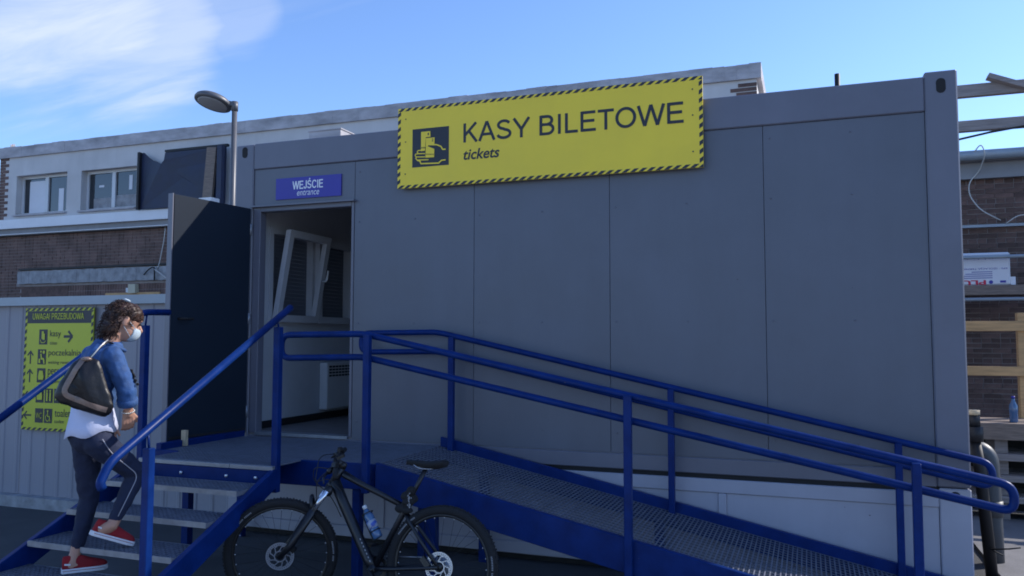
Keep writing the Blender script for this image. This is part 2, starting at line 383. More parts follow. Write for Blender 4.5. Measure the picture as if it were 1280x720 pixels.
# ------------------------------------------------------------------ station building (facade y = 7.5)
YB = 7.5
bld = thing('station_building', (-4, 9, 0), 'long low building with white rendered upper floor and dark brick ground floor', 'building')
part('ground_floor_wall', m_mortar, bld, (-17, 22, YB+.10, 16, 0, 4.2))
part('upper_wall', m_plaster, bld,
     (-13.15, -12.60, YB, 14, 4.6, 6.1), (-10.98, -10.54, YB, 14, 4.6, 6.1), (-8.90, 4.34, YB, 14, 4.6, 6.1),
     (-12.60, -10.98, YB, 14, 5.65, 6.1), (-12.60, -10.98, YB, 14, 4.6, 4.71), (-10.54, -8.90, YB, 14, 5.63, 6.1), (-10.54, -8.90, YB, 14, 4.6, 4.70),
     (-12.60, -10.98, YB+.5, 14, 4.71, 5.65), (-10.54, -8.9, YB+.5, 14, 4.70, 5.63))
# coping with a ragged top edge
cop = MB(); k = 90
for i in range(k):
    x0, x1 = -13.2+17.62*i/k, -13.2+17.62*(i+1)/k
    h = 6.355+.02*noise.noise(V((i*.35, 0, 0)))
    cop.box(x0, x1-.001, YB-.05+.008*noise.noise(V((i*.5, 4, 0))), 14.05, 6.10, h)
cop.build('parapet', m_parapet, bld)
part('ledge', m_fascia, bld, (-17, 5.0, YB-.12, YB+.3, 4.37, 4.585))
part('soffit', m_soffit, bld, (-17, 5.0, YB-.04, YB+.3, 4.22, 4.368))
part('soffit_trim', m_fascia, bld, (-17, 5.0, YB-.06, YB-.042, 4.235, 4.25))
part('flat_roof', m_soffit, bld, (4.6, 22, YB-.15, 16, 4.44, 4.6))
gut = MB().tube([(4.6, YB-.2, 4.52), (22, YB-.2, 4.52)], .075, 12); gut.build('gutter', m_hoardrail, bld)
part('roof_fascia', m_soffit, bld, (5.0, 22, YB-.02, YB+.1, 4.2, 4.44))
for x0, x1, z0, z1, kind in ((-12.60, -10.98, 4.71, 5.65, 0), (-10.54, -8.90, 4.70, 5.63, 1)):
    yy = YB+.16; fr = MB(); w = .06
    fr.box(x0, x1, yy, yy+.06, z1-w, z1).box(x0, x1, yy, yy+.06, z0, z0+w).box(x0, x0+w, yy, yy+.06, z0+w, z1-w).box(x1-w, x1, yy, yy+.06, z0+w, z1-w)
    xm = (x0+x1)/2; fr.box(xm-.05, xm+.05, yy-.01, yy+.06, z0+w, z1-w)
    wf = fr.build('window', m_white, bld)
    part('sill', m_parapet, wf, (x0-.03, x1+.03, YB-.07, yy, z0-.04, z0))
    for a, b in ((x0+w, xm-.05), (xm+.05, x1-w)):
        pn = part('pane', m_glass, wf, (a, b, yy+.03, yy+.036, z0+w, z1-w))
    if kind == 0:
        part('curtain', m_wrap, wf, (x0+.22, xm-.06, yy+.024, yy+.028, z0+w, z1-w-.06)); part('curtain', m_wrap, wf, (xm+.35, x1-.3, yy+.024, yy+.028, z0+w, z0+.6))
    else:
        part('paper_note', m_wrap, wf, (x0+.35, x0+.5, yy+.024, yy+.028, z0+.55, z0+.60)); part('paper_note', m_wrap, wf, (xm+.42, xm+.52, yy+.024, yy+.028, z0+.45, z0+.78))
        part('interior_clutter', m_lintel, wf, (x0+.2, xm-.05, yy+.024, yy+.028, z0+w, z0+.3)); part('interior_clutter', m_lintel, wf, (xm+.05, x1-w, yy+.024, yy+.028, z0+w, z0+.34))
# bricks: the nearest ones (to the right of the container) singly, the far ones as one mass
protos = []
for i in range(6):
    b = MB(); lx = (.24, .24, .24, .235, .115, .115)[i]
    j = [random.uniform(-.003, .003) for _ in range(12)]
    b.box(-lx/2+j[0], lx/2+j[1], -.012+j[2], .05, -.0325+j[3], .0325+j[4])
    me = b.mesh('brick'); me.materials.append(m_brick); protos.append(me)
cnt = 0; bo = origin(bld); row = 0; mass = MB()
z = .04
cells = []
while z < 4.2:
    x = 6.75+(.125 if row % 2 else 0); x += random.uniform(-.01, .01)
    header = row % 4 == 3
    while x < 9.6:
        l = .115 if header else .24
        cells.append((x+l/2, z, l)); x += l+.01
    z += .075; row += 1
cells.sort(key=lambda c: (c[0] > 8.45, c[1] < .9, c[0]))
for x, z, l in cells:
    if cnt < 300:
        o = bpy.data.objects.new('brick', protos[random.randrange(4) if l > .2 else random.choice((4, 5))]); C.objects.link(o); o.parent = bld
        o.location = V((x, YB+.10+random.uniform(-.003, .003), z))-bo; cnt += 1
    else:
        mass.box(x-l/2, x+l/2, YB+.088+random.uniform(-.003, .003), YB+.15, z-.0325, z+.0325)
row = 0; z = 2.0
while z < 4.2:
    x = -14.6+(.125 if row % 2 else 0)
    while x < -7.2:
        l = random.choice((.24, .24, .24, .115, .115)); l = min(l, -7.19-x)
        skip = (-12.5 < x+l/2 and 3.0 < z < 3.42) or (-12.4 < x+l/2 and 2.70 < z <= 3.0)
        if not skip and l > .03: mass.box(x, x+l, YB+.088+random.uniform(-.004, .004), YB+.15, z-.0325, z+.0325)
        x += l+.012
    z += .075; row += 1
x = -10.9
while x < -7.3:
    for z0, z1 in ((2.70, 2.86), (2.872, 3.0)):
        mass.box(x, x+.063, YB+.088+random.uniform(-.004, .004), YB+.15, z0, z1)
    x += .075
for i in range(20):
    z = 4.62+i*.075; l = .28 if i % 2 else .17
    mass.box(-13.152, -13.15+l, YB-.012, YB+.02, z, z+.065)
    if i < 3 or 15 < i: pass
for i in range(14):
    z = 5.98-i*.075
    mass.box(4.342-(.42 if i % 2 else .3)+random.uniform(-.05, .05), 4.345, YB-.008, YB+.02, z, z+.06)
props(mass.build('brickwork', m_brick2, bld), kind='stuff')
part('render_patch', m_brick, bld, (-12.4, -10.92, YB+.086, YB+.12, 2.70, 3.0))
lin = MB()
for i in range(40):
    x0 = -12.48+i*.125; lin.box(x0, x0+.1245, YB+.03+.012*noise.noise(V((i*.7, 1, 0))), YB+.2, 3.06+.015*noise.noise(V((i*.6, 2, 0))), 3.36+.015*noise.noise(V((i*.6, 9, 0))))
lin.build('lintel', m_lintel, bld)
part('lintel_flashing', m_dark, bld, (-12.45, -7.4, YB+.02, YB+.12, 3.385, 3.425))
part('wall_conduit', m_hoardrail, bld, (6.7, 12, YB-.02, YB+.03, 3.46, 3.50))
w = MB()
w.tube(smoothed_tube_path([(-8.07, YB+.03, 4.2), (-8.1, YB+.03, 3.9), (-8.2, YB+.02, 3.4), (-8.25, YB+.01, 3.3)], .1), .01, 6)
w.tube(smoothed_tube_path([(-8.25, YB-.05, 3.28), (-8.1, YB-.1, 3.22), (-7.8, YB-.05, 3.0)], .1), .012, 6)
w.build('hanging_cable', m_wire, bld)
w = MB().tube(smoothed_tube_path([(-8.6, YB, 3.18), (-8.4, YB-.06, 3.3), (-8.25, YB-.06, 3.35), (-8.3, YB, 3.05)], .1), .014, 6); w.build('hanging_cable', m_wirek, bld)
w = MB().tube(smoothed_tube_path([(7.42, YB-.3, 4.55), (7.5, YB-.36, 4.66), (7.56, YB-.33, 4.5), (7.52, YB-.05, 4.3), (7.38, YB-.02, 4.15), (7.38, YB-.02, 3.95), (7.52, YB-.02, 3.72), (7.78, YB-.03, 3.55)], .12), .009, 6)
w.tube(smoothed_tube_path([(7.85, YB-.03, 3.5), (8.0, YB-.05, 3.62), (8.3, YB-.04, 3.6), (8.9, YB-.03, 3.66)], .1), .008, 6); w.build('hanging_cable', m_wire, bld)
b = part('junction_box', m_box, bld, (-9.02, -8.82, YB-.02, YB+.10, 2.78, 2.98)); part('box_socket', m_white, b, (-9.10, -9.021, YB+.0, YB+.10, 2.80, 2.90))
part('wall_plank', m_woodx, bld, (-9.75, -8.2, YB+.05, YB+.10, 2.66, 2.80))
sp = MB()
for i in range(5): sp.tube([(-12.98+i*.035, YB+.1, 6.35), (-12.99+i*.037+random.uniform(-.03, .03), YB+.1, 6.47)], .008, 5)
sp.build('roof_spikes', m_woodx, bld)

# dark sheet with its timber post on the ledge
tp = thing('tarpaulin_screen', (-7.4, 7.2, 4.585), 'torn dark navy sheet stretched against the white upper wall beside the lamp', 'tarpaulin')
poly = [(-8.62, 4.6), (-8.62, 5.84), (-8.56, 5.86), (-8.42, 5.74), (-8.3, 5.67), (-8.15, 5.62), (-7.98, 5.55), (-7.9, 5.62), (-7.87, 5.78), (-6.3, 5.80), (-6.3, 4.6)]
t = MB(); t.prism(poly, lambda a, b: (a, 7.30+.05*math.sin(a*5), b), lambda a, b: (a, 7.33+.05*math.sin(a*5), b)); t.build('sheet', m_tarp, tp)
part('sheet_edge', m_dark, tp, (-7.9, -6.25, 7.27, 7.35, 5.80, 5.85), (-8.66, -8.60, 7.27, 7.34, 4.586, 5.86))
t = MB(); t.bar((-6.66, 7.2, 4.586), (-6.58, 7.22, 5.78), .24, .06, (0, 1, 0)); t.build('timber_post', m_wood, tp)
part('upper_strut', m_tarp, tp, (-6.4, -6.28, 7.15, 7.25, 4.586, 5.8))
props(B(-6.62, -6.30, 6.9, 7.15, 4.587, 4.66).build('roof_panel', m_fascia, None, (-6.45, 7, 4.587)), 'small white panel lying on the ledge beside the timber post', 'panel')

# ------------------------------------------------------------------ metal hoarding and its sign
ho = thing('metal_hoarding', (-4, .15, 0), 'light grey ribbed sheet metal hoarding behind the stairs', 'hoarding')
def rib_sheet(x0, x1, y):
    pts = []; x = x0; ph = 0
    prof = [(0, 0), (.11, 0), (.125, -.009), (.155, -.009), (.17, 0)]; p = .20
    k = 0
    while x0+k*p < x1-.01:
        for a, b in prof:
            if x0+k*p+a <= x1: pts.append((x0+k*p+a, y+b))
        k += 1
    pts.append((x1, y)); mb = MB(); nn = len(pts)
    vs = [(a, b, .12) for a, b in pts]+[(a, b, 2.13) for a, b in pts]+[(a, b+.004, .12) for a, b in pts]+[(a, b+.004, 2.13) for a, b in pts]
    fs = [(i, i+1, nn+i+1, nn+i) for i in range(nn-1)]+[(2*nn+i, 3*nn+i, 3*nn+i+1, 2*nn+i+1) for i in range(nn-1)]
    return mb.add(vs, fs)
x = -8.86
while x < -.1:
    rib_sheet(x, min(x+1.0, -.06)-.006, .16+random.uniform(0, .004)).build('sheet', m_hoard, ho); x += 1.0
part('top_rail', m_hoardrail, ho, (-9, -.05, .09, .2, 2.115, 2.205))
part('foot_beam', m_lintel, ho, (-9, -.05, .06, .26, 0, .115))
us = thing('information_sign', (-2.33, .12, .8), 'yellow direction sign headed UWAGA! PRZEBUDOWA on the grey hoarding', 'sign')
SX0, SX1, SZ0, SZ1 = -2.81, -1.845, .80, 2.085; ys = .118
part('board', m_yel2, us, (SX0, SX1, ys, ys+.012, SZ0, SZ1))
pr = Print(ys-.001)
pr.rect(SX0+.03, SX1-.03, 1.925, SZ1-.03)
def hazard(pr, x0, x1, z0, z1, w, p):
    k = 0; sl = w*1.9
    a = x0
    while a < x1-.001:
        b = min(a+p*.56, x1)
        pr.poly([(a, z1-w), (b, z1-w), (min(b+sl*.7, x1), z1), (min(a+sl*.7, x1), z1)])
        pr.poly([(a, z0), (b, z0), (min(b+sl*.7, x1), z0+w), (min(a+sl*.7, x1), z0+w)]); a += p
    a = z0+w*1.2
    while a < z1-w*1.2:
        b = min(a+p*.5, z1-w)
        for q in (x0, x1-w): pr.poly([(q, a), (q+w, min(a+w*.7, z1-w)), (q+w, min(b+w*.7, z1-w)), (q, b)])
        a += p
hazard(pr, SX0, SX1, SZ0, SZ1, .028, .075)
props(pr.build('hazard_border', m_ink, us), kind='stuff')
capitals('UWAGA! PRZEBUDOWA', -2.70, -1.98, 1.965, 2.03, ys-.0042, m_yel2, us, .12)
pr = Print(ys-.0012)
for x0, x1, z0, z1 in ((-2.60, -2.48, 1.70, 1.86), (-2.61, -2.49, 1.49, 1.65), (-2.61, -2.49, 1.30, 1.45), (-2.615, -2.50, 1.09, 1.24), (-2.485, -2.37, 1.09, 1.24), (-2.355, -2.24, 1.09, 1.24), (-2.615, -2.50, .88, 1.03), (-2.485, -2.37, .88, 1.03)):
    pr.rect(x0, x1, z0, z1)
pr.line([(-2.25, 1.785), (-2.13, 1.785)], .028).line([(-2.185, 1.84), (-2.13, 1.785), (-2.185, 1.73)], .026)
for zc in (1.565, 1.37): pr.line([(-2.715, zc-.07), (-2.715, zc+.06)], .018).line([(-2.755, zc+.02), (-2.715, zc+.065), (-2.675, zc+.02)], .016)
for zc in (1.165, .955): pr.line([(-2.67, zc), (-2.77, zc)], .018).line([(-2.735, zc+.04), (-2.775, zc), (-2.735, zc-.04)], .016)
pr.build('pictogram', m_ink, us)
pr = Print(ys-.005)
pr.rect(-2.56, -2.53, 1.76, 1.84).rect(-2.545, -2.515, 1.75, 1.815).line([(-2.58, 1.75), (-2.56, 1.72), (-2.52, 1.72), (-2.5, 1.74)], .008)
pr.disc(-2.56, 1.625, .012).line([(-2.56, 1.6), (-2.55, 1.55), (-2.52, 1.55), (-2.51, 1.5)], .018).disc(-2.52, 1.62, .018).rect(-2.59, -2.565, 1.505, 1.55)
for xc, zc in ((-2.55, 1.375), (-2.557, 1.165)):
    pr.poly([(xc-.035, zc-.045), (xc+.035, zc-.045), (xc+.04, zc-.01), (xc+.025, zc+.05), (xc-.025, zc+.05), (xc-.04, zc-.01)])
pr.line([(-2.45, 1.11), (-2.45, 1.2)], .02).line([(-2.405, 1.11), (-2.405, 1.2)], .02).disc(-2.45, 1.215, .011).disc(-2.405, 1.215, .011)
pr.disc(-2.43, 1.005, .011).line([(-2.43, .99), (-2.43, .95), (-2.405, .95), (-2.395, .90)], .011).line([(-2.445, .965), (-2.46, .935), (-2.445, .905), (-2.42, .90), (-2.405, .92)], .008)
pr.build('pictogram', m_yel2, us)
text('WC', -2.60, -2.515, .925, .985, ys-.006, m_yel2, us); text('R', -2.33, -2.27, 1.12, 1.2, ys-.006, m_yel2, us)
text('kasy', -2.445, -2.29, 1.765, 1.85, ys-.0035, m_ink, us); text('tickets', -2.44, -2.34, 1.70, 1.735, ys-.0035, m_ink, us, .2)
text('poczekalnia', -2.455, -2.00, 1.565, 1.65, ys-.0035, m_ink, us); text('waiting room', -2.455, -2.16, 1.49, 1.53, ys-.0035, m_ink, us, .2)
text('perony', -2.455, -2.19, 1.355, 1.445, ys-.0035, m_ink, us); text('platforms', -2.455, -2.25, 1.29, 1.33, ys-.0035, m_ink, us, .2)
text('toaleta', -2.335, -2.08, .95, 1.03, ys-.0035, m_ink, us); text('toilet', -2.335, -2.2, .885, .92, ys-.0035, m_ink, us, .2)

# ------------------------------------------------------------------ street lamp behind the container
la = thing('street_lamp', (-2.36, 2.8, 0), 'grey street lamp with a flat round head behind the container', 'street lamp')
MB().tube([(-2.36, 2.8, 0), (-2.36, 2.8, 3.2), (-2.36, 2.8, 4.99)], [.06, .042, .036], 14).build('pole', m_lamp, la)
MB().tube([(-2.36, 2.8, 4.93), (-2.36, 2.8, 5.06)], .046, 14).build('collar', m_lamp, la)
MB().bar((-2.36, 2.79, 5.02), (-2.52, 2.72, 5.05), .07, .06).build('arm', m_lamp, la)
hc = V((-2.635, 2.69, 5.06)); tilt = Matrix.Rotation(R(-13), 3, V((.94, .35, 0))) @ Matrix.Rotation(R(11), 3, V((-.3, .95, 0)))
def disc_rings(mb, prof, c, M, n=28):
    return mb.rings([[c+M @ V((r*math.cos(2*math.pi*i/n), r*math.sin(2*math.pi*i/n), h)) for i in range(n)] for r, h in prof])
lh = disc_rings(MB(), [(q*.72, w*.85) for q, w in ((.27, -.045), (.345, -.04), (.355, -.01), (.335, .03), (.29, .06), (.15, .075), (.02, .08))], hc, tilt).build('lamp_head', m_lamp, la, smooth=True)
disc_rings(MB(), [(.185, -.050), (.20, -.043), (.20, -.038)], hc, tilt).build('diffuser', m_diff, lh, smooth=True)

# ------------------------------------------------------------------ base module under the container
ZC, ZT = .77, 3.593
ba = thing('base_module', (3.03, 1.2, 0), 'low pale grey base module under the dark grey container', 'container base')
part('top_rail', m_base, ba, (.2, 5.86, 0, .09, .635, .735), bevel=.006)
part('bottom_rail', m_base, ba, (.2, 5.86, 0, .09, .055, .15), bevel=.006)
for x0, x1 in ((0, .198), (5.862, 6.055)):
    p_ = part('corner_post', m_base, ba, (x0, x1, 0, .16, .055, .765), bevel=.008)
    MB().tube([((x0+x1)/2, -.003, .715), ((x0+x1)/2, .02, .715)], .032, 16).build('casting_hole', m_gap, p_)
xs = [.2, 1.60, 3.03, 4.44, 5.86]
for a, b in zip(xs, xs[1:]): part('side_panel', m_base, ba, (a+(.032 if a > .3 else .002), b-(.032 if b < 5.8 else .002), .014, .06, .152, .633))
for a in xs[1:-1]: part('mullion', m_base, ba, (a-.030, a+.030, .002, .07, .152, .633), bevel=.004)
part('core', m_gap, ba, (.05, 6.0, .1, 2.38, .02, .74))
part('gap_shade_skid', m_gap, ba, (.1, 5.95, .06, .2, .004, .054))  # bearer coloured near-black to stand in for the shaded gap under the base
part('gasket', m_gap, ba, (.2, 5.86, .02, 2.3, .736, .769))

# ------------------------------------------------------------------ the ticket office container
co = thing('ticket_container', (3.03, 1.2, ZC), 'large dark grey site container housing the ticket office', 'container')
part('top_rail', m_cabframe, co, (.204, 5.85, 0, .09, 3.348, ZT), bevel=.008)
part('bottom_rail', m_cabframe, co, (.204, 5.85, 0, .09, ZC, .886), bevel=.006)
for x0, x1, zt in ((0, .203, ZT-.004), (5.851, 6.055, ZT+.03)):
    p_ = part('corner_post', m_cabframe, co, (x0, x1, -.002, .18, ZC+.002, zt), bevel=.01)
    xm = (x0+x1)/2
    h = MB(); pts = []
    for i in range(20):
        a = 2*math.pi*i/20; pts.append((xm+.03*math.cos(a), 3.518-(.0)+(.022 if math.sin(a) > 0 else -.022)+.03*math.sin(a)))
    h.prism(pts, lambda a, b: (a, -.0045, b), lambda a, b: (a, .02, b)); h.build('casting_hole', m_gap, p_)
    part('rear_post', m_cabframe, p_, (x0, x1, 2.255, 2.435, ZC+.002, zt-.05))
seams = [1.292, 2.447, 3.606, 4.77, 5.85]
for a, b in zip(seams, seams[1:]):
    part('wall_panel', m_cab, co, (a+.0015, b-.0015, .016, .07, .890, 3.346), bevel=.002)
part('wall_panel', m_cab, co, (.206, 1.2895, .016, .07, 3.0, 3.346), bevel=.002)
sc_ = MB()
for a in seams[:-1]:
    for zq in (1.04, 1.9, 2.8, 3.25):
        for dx in (.05, .6): sc_.tube([(a+dx, .0155, zq), (a+dx, .012, zq)], .006, 8)
sc_.build('rivets', m_cabframe, co)
part('seal_backing', m_cabframe, co, (1.30, 5.84, .071, .075, .89, 3.34), (.21, 1.29, .071, .075, 3.0, 3.34))
part('inner_lining', m_int, co, (1.30, 5.9, .078, .11, .9, 3.36))
part('roof', m_cabframe, co, (.02, 6.03, .1, 2.42, 3.40, 3.56))
part('floor', m_intfl, co, (.02, 6.03, .02, 2.42, .80, .905))
part('rear_wall', m_int, co, (.02, 6.03, 2.33, 2.41, .9, 3.4))
part('end_wall', m_int, co, (6.0, 6.05, .18, 2.33, .9, 3.4))
# left end wall with the window in it
WY0, WY1, WZ0, WZ1 = .36, 1.86, 1.90, 2.86
part('end_wall', m_int, co, (.05, .12, .12, WY0, .906, 3.39), (.05, .12, WY1, 2.33, .906, 3.39), (.05, .12, WY0, WY1, .906, WZ0), (.05, .12, WY0, WY1, WZ1, 3.39))
part('skirting', m_gap, co, (.121, .135, .12, 2.3, .906, .975))
wi = part('end_window', m_sash, co, (.06, .135, WY0, WY0+.06, WZ0, WZ1), (.06, .135, WY1-.06, WY1, WZ0, WZ1), (.06, .135, WY0+.06, WY1-.06, WZ1-.06, WZ1), (.06, .135, WY0+.06, WY1-.06, WZ0, WZ0+.06), (.06, .135, 1.08, 1.15, WZ0+.06, WZ1-.06))
sl = MB(); z = WZ0+.06
while z < WZ1-.06:
    sl.box(.055, .062, WY0+.06, WY1-.06, z, z+.0335)
    y = WY0+.06
    while y < WY1-.08: sl.box(.056, .061, y, y+.022, z+.0335, z+.0395); y += .03
    z += .0395
props(sl.build('roller_shutter', m_cab, wi), kind='stuff')
def sash(y0, y1, tiltv):
    q = lambda y, z, d: (.14+d+(z-WZ0-.03)*tiltv, y, z)
    z0, z1 = WZ0+.03, WZ1-.03; w = .07; mb = MB()
    for a0, a1, b0, b1 in ((y0, y1, z0, z0+w), (y0, y1, z1-w, z1), (y0, y0+w, z0+w, z1-w), (y1-w, y1, z0+w, z1-w)):
        vs = [q(a, b, d) for d in (0, .055) for a, b in ((a0, b0), (a1, b0), (a1, b1), (a0, b1))]
        mb.add(vs, [(3, 2, 1, 0), (4, 5, 6, 7), (0, 1, 5, 4), (1, 2, 6, 5), (2, 3, 7, 6), (3, 0, 4, 7)])
    s = mb.build('window_sash', m_sash, wi)
    zc = z0+.42; yh = y1-.035 if y0 < 1 else y0+.035
    MB().tube(smoothed_tube_path([q(yh, zc+.02, .056), q(yh, zc+.02, .1), q(yh, zc+.13, .1)], .02), .011, 8).build('handle', m_white, s)
    return s
sash(.40, 1.11, .17); sash(1.12, 1.83, 0.0)
he = part('panel_heater', m_white, co, (.122, .22, 1.26, 1.95, 1.01, 1.51), bevel=.01)
gr = MB()
for i in range(10):
    for k in range(4): gr.box(.2205, .222, 1.30+i*.062, 1.35+i*.062, 1.36+k*.032, 1.38+k*.032)
gr.build('grille', m_gap, he)
# door frame, lintel drip, threshold, leaf
part('door_frame', m_cabframe, co, (.206, .285, .010, .10, .906, 2.998), (1.262, 1.2885, .010, .10, .906, 2.998), (.286, 1.261, .010, .10, 2.945, 2.998), bevel=.004)
part('drip_edge', m_cabframe, co, (.20, 1.31, -.035, .009, 2.985, 3.0))
part('threshold', m_galv, co, (.286, 1.261, -.01, .1, .888, .915))
hin = V((.205, -.004, 0)); ang = R(97); dl = V((math.cos(ang+math.pi), -math.sin(ang), 0)); dl = V((-.112, -.9, 0)).normalized(); dn = V((-dl.y, dl.x, 0))
def leafbox(a0, a1, n0, n1, z0, z1, mb=None):
    mb = mb or MB(); vs = [hin+dl*a+dn*q+V((0, 0, z)) for z in (z0, z1) for a, q in ((a0, n0), (a1, n0), (a1, n1), (a0, n1))]
    return mb.add(vs, [(3, 2, 1, 0), (4, 5, 6, 7), (0, 1, 5, 4), (1, 2, 6, 5), (2, 3, 7, 6), (3, 0, 4, 7)])
le = leafbox(.02, .875, -.045, 0, .905, 2.975).build('door_leaf', m_doorout, co, bevel=.003)
leafbox(.886, .896, -.05, .006, .905, 2.978, leafbox(.8755, .885, -.03, -.012, .905, 2.975)).build('edge_trim', m_cabframe, le)
leafbox(.03, .865, .0005, .004, .93, .95).build('door_sweep', m_gap, le)
k_ = MB(); zc = 1.93
k_.tube([hin+dl*.80+dn*.001+V((0, 0, zc)), hin+dl*.80+dn*.05+V((0, 0, zc))], .012, 10); k_.tube([hin+dl*.81+dn*.05+V((0, 0, zc)), hin+dl*.69+dn*.05+V((0, 0, zc))], .011, 10)
k_.build('door_handle', m_gap, le)
for zq in (1.1, 1.95, 2.78): MB().tube([hin+dl*.012+V((0, -.004, zq-.05)), hin+dl*.012+V((0, -.004, zq+.05))], .012, 8).build('hinge', m_galv, le)
props(B(.2, .245, -.83, -.80, .884, 1.01).build('door_wedge', m_wedge, None, (.22, -.81, .884)), 'short pale wood offcut standing against the open door', 'door stop')
# roof bits
rb = thing('roof_unit', (.6, 1.1, 3.56), 'pale box shaped unit on the container roof', 'roof box')
part('housing', m_parapet, rb, (.22, .60, .85, 1.25, 3.562, 3.915)); part('lid', m_parapet, rb, (.21, .61, .84, 1.26, 3.916, 3.926))
props(MB().tube([(5.33, 1, 3.56), (5.33, 1, 3.99)], .022, 10).build('roof_stub', m_dark, None, (5.33, 1, 3.56)), 'short dark pipe standing up from the container roof', 'pipe')
for i, (x, s, lb) in enumerate(((.29, .10, 'larger of two small white scraps on the container roof edge'), (.53, .06, 'smaller of two small white scraps on the container roof edge'))):
    m2 = MB().prism([(0, 0), (s, 0), (s*.5, .02), (.01, .045)], lambda a, b: (x+a, .1, ZT-.03+b), lambda a, b: (x+a, .14, ZT-.03+b))
    props(m2.build('roof_scrap', m_fascia, None, (x, .1, 3.56)), lb, 'scrap')

# ------------------------------------------------------------------ signs on the container
ks = thing('ticket_sign', (3.05, -.05, 3.055), 'big yellow KASY BILETOWE tickets sign with hazard stripe border', 'sign')
kx0, kx1, kz0, kz1 = 1.755, 4.345, 3.056, 3.757; yk = -.052
part('board', m_yel, ks, (kx0, kx1, yk, yk+.02, kz0, kz1))
part('bracket', m_galv, ks, (2.2, 2.24, yk+.021, -.001, 3.36, 3.58), (3.8, 3.84, yk+.021, -.001, 3.36, 3.58))
pr = Print(yk-.001); hazard(pr, kx0, kx1, kz0, kz1, .027, .0655)
for x in (1.83, 4.27):
    for z in (3.18, 3.46, 3.66): pr.disc(x, z, .006)
props(pr.build('hazard_border', m_ink, ks), kind='stuff')
capitals('KASY BILETOWE', 2.372, 4.20, 3.409, 3.572, yk-.0015, m_ink, ks, .145)
text('tickets', 2.375, 2.70, 3.260, 3.352, yk-.002, m_ink, ks, .22, bold=.018)
pr = Print(yk-.001).rect(1.896, 2.241, 3.231, 3.564); pr.build('pictogram', m_ink, ks)
def pk(u, v): return (1.896+(u-183)/325*.345, 3.231+(1-((v-(152-(u-183)*.095))/347))*.333)
pr = Print(yk-.004)
pr.poly([pk(262, 175), pk(344, 167), pk(346, 218), pk(305, 222), pk(298, 345), pk(262, 350)])
pr.poly([pk(306, 232), pk(383, 224), pk(381, 290), pk(330, 290), pk(322, 305), pk(381, 328), pk(380, 402), pk(303, 408)])
lw = .011
pr.line([pk(330, 290), pk(400, 290), pk(440, 305), pk(455, 332), pk(480, 330)], lw)
pr.line([pk(262, 340), pk(235, 345), pk(228, 358), pk(240, 372), pk(298, 370)], lw*.8).line([pk(240, 372), pk(215, 376), pk(210, 390), pk(222, 402), pk(300, 400)], lw*.8)
pr.line([pk(222, 402), pk(216, 412), pk(228, 430), pk(330, 425)], lw*.8).line([pk(228, 430), pk(255, 440), pk(262, 462), pk(420, 455), pk(445, 430), pk(480, 425)], lw)
pr.build('pictogram', m_yel, ks)
pr = Print(yk-.0062)
for i in range(6): pr.rect(*[pk(310+i*12, 378)[0], pk(316+i*12, 378)[0]], pk(310+i*12, 382)[1], pk(310+i*12, 372)[1])
for i in range(3): pr.rect(pk(268+i*13, 0)[0], pk(274+i*13, 0)[0], pk(270+i*12, 325)[1], pk(270+i*12, 312)[1])
pr.build('pictogram', m_ink, ks)
text('1', pk(322, 0)[0], pk(332, 0)[0], pk(326, 205)[1], pk(326, 183)[1], yk-.0062, m_ink, ks, bold=.01); text('2', pk(358, 0)[0], pk(373, 0)[0], pk(365, 262)[1], pk(365, 235)[1], yk-.0062, m_ink, ks, bold=.01)
es = thing('entrance_sign', (.8, -.02, 3.045), 'small blue WEJŚCIE entrance sign above the open doorway', 'sign')
part('board', m_signblue, es, (.456, 1.155, .003, .0155, 3.046, 3.243))
capitals('WEJŚCIE', .645, .966, 3.133, 3.207, .0018, m_signwhite, es, .15); text('entrance', .69, .927, 3.072, 3.118, .0018, m_signwhite, es, .22)

# ------------------------------------------------------------------ platform, ramp, stairs
def grating(name, parent, P, U, W, lu, lw, su, sw, hu, hw, tu=.003, tw=.004, m=None):
    """bars along W every su (deep hu), bars along U every sw"""
    P, U, W = V(P), V(U).normalized(), V(W).normalized(); nn = U.cross(W).normalized(); nn = nn if nn.z > 0 else -nn; mb = MB()
    k = int(lu/su)
    for i in range(k+1):
        a = P+U*(i*lu/k); mb.bar(a-nn*hu/2, a+W*lw-nn*hu/2, tu, hu, nn)
    k = int(lw/sw)
    for i in range(k+1):
        a = P+W*(i*lw/k)-nn*.001; mb.bar(a-nn*hw/2, a+U*lu-nn*hw/2, tw, hw, nn)
    return props(mb.build(name, m or m_galvd, parent), kind='stuff')
ZP = .878
pl = thing('entrance_platform', (1.2, -.7, 0), 'blue steel entrance platform with mesh deck in front of the doorway', 'platform')
grating('deck_grating', pl, (.22, -1.04, ZP), (1, 0, 0), (0, 1, 0), 1.95, 1.0, .033, .030, .012, .010, .009, .009)
grating('deck_grating', pl, (.42, -1.42, ZP), (1, 0, 0), (0, 1, 0), 1.12, .37, .033, .030, .012, .010, .009, .009)
part('side_beam', m_blue, pl, (.16, .215, -1.06, -.05, .70, .93), bevel=.004)
part('front_beam', m_blue, pl, (1.28, 2.16, -1.085, -1.045, .69, .874), bevel=.004)
part('front_beam', m_blue, pl, (.16, .395, -1.085, -1.062, .69, .884), bevel=.004)
part('front_beam', m_blue, pl, (.42, 1.56, -1.47, -1.43, .705, .852), bevel=.004)
part('rear_beam', m_blue, pl, (.216, 2.18, -.04, -.012, .72, .86))
part('cross_beam', m_blue, pl, (.42, 1.56, -1.02, -.97, .70, .84), (1.0, 1.05, -1.42, -.05, .72, .845))
part('nosing', m_galv, pl, (.40, 1.22, -1.475, -1.425, .853, .884), (1.224, 1.585, -1.475, -1.425, .853, .884), bevel=.003)
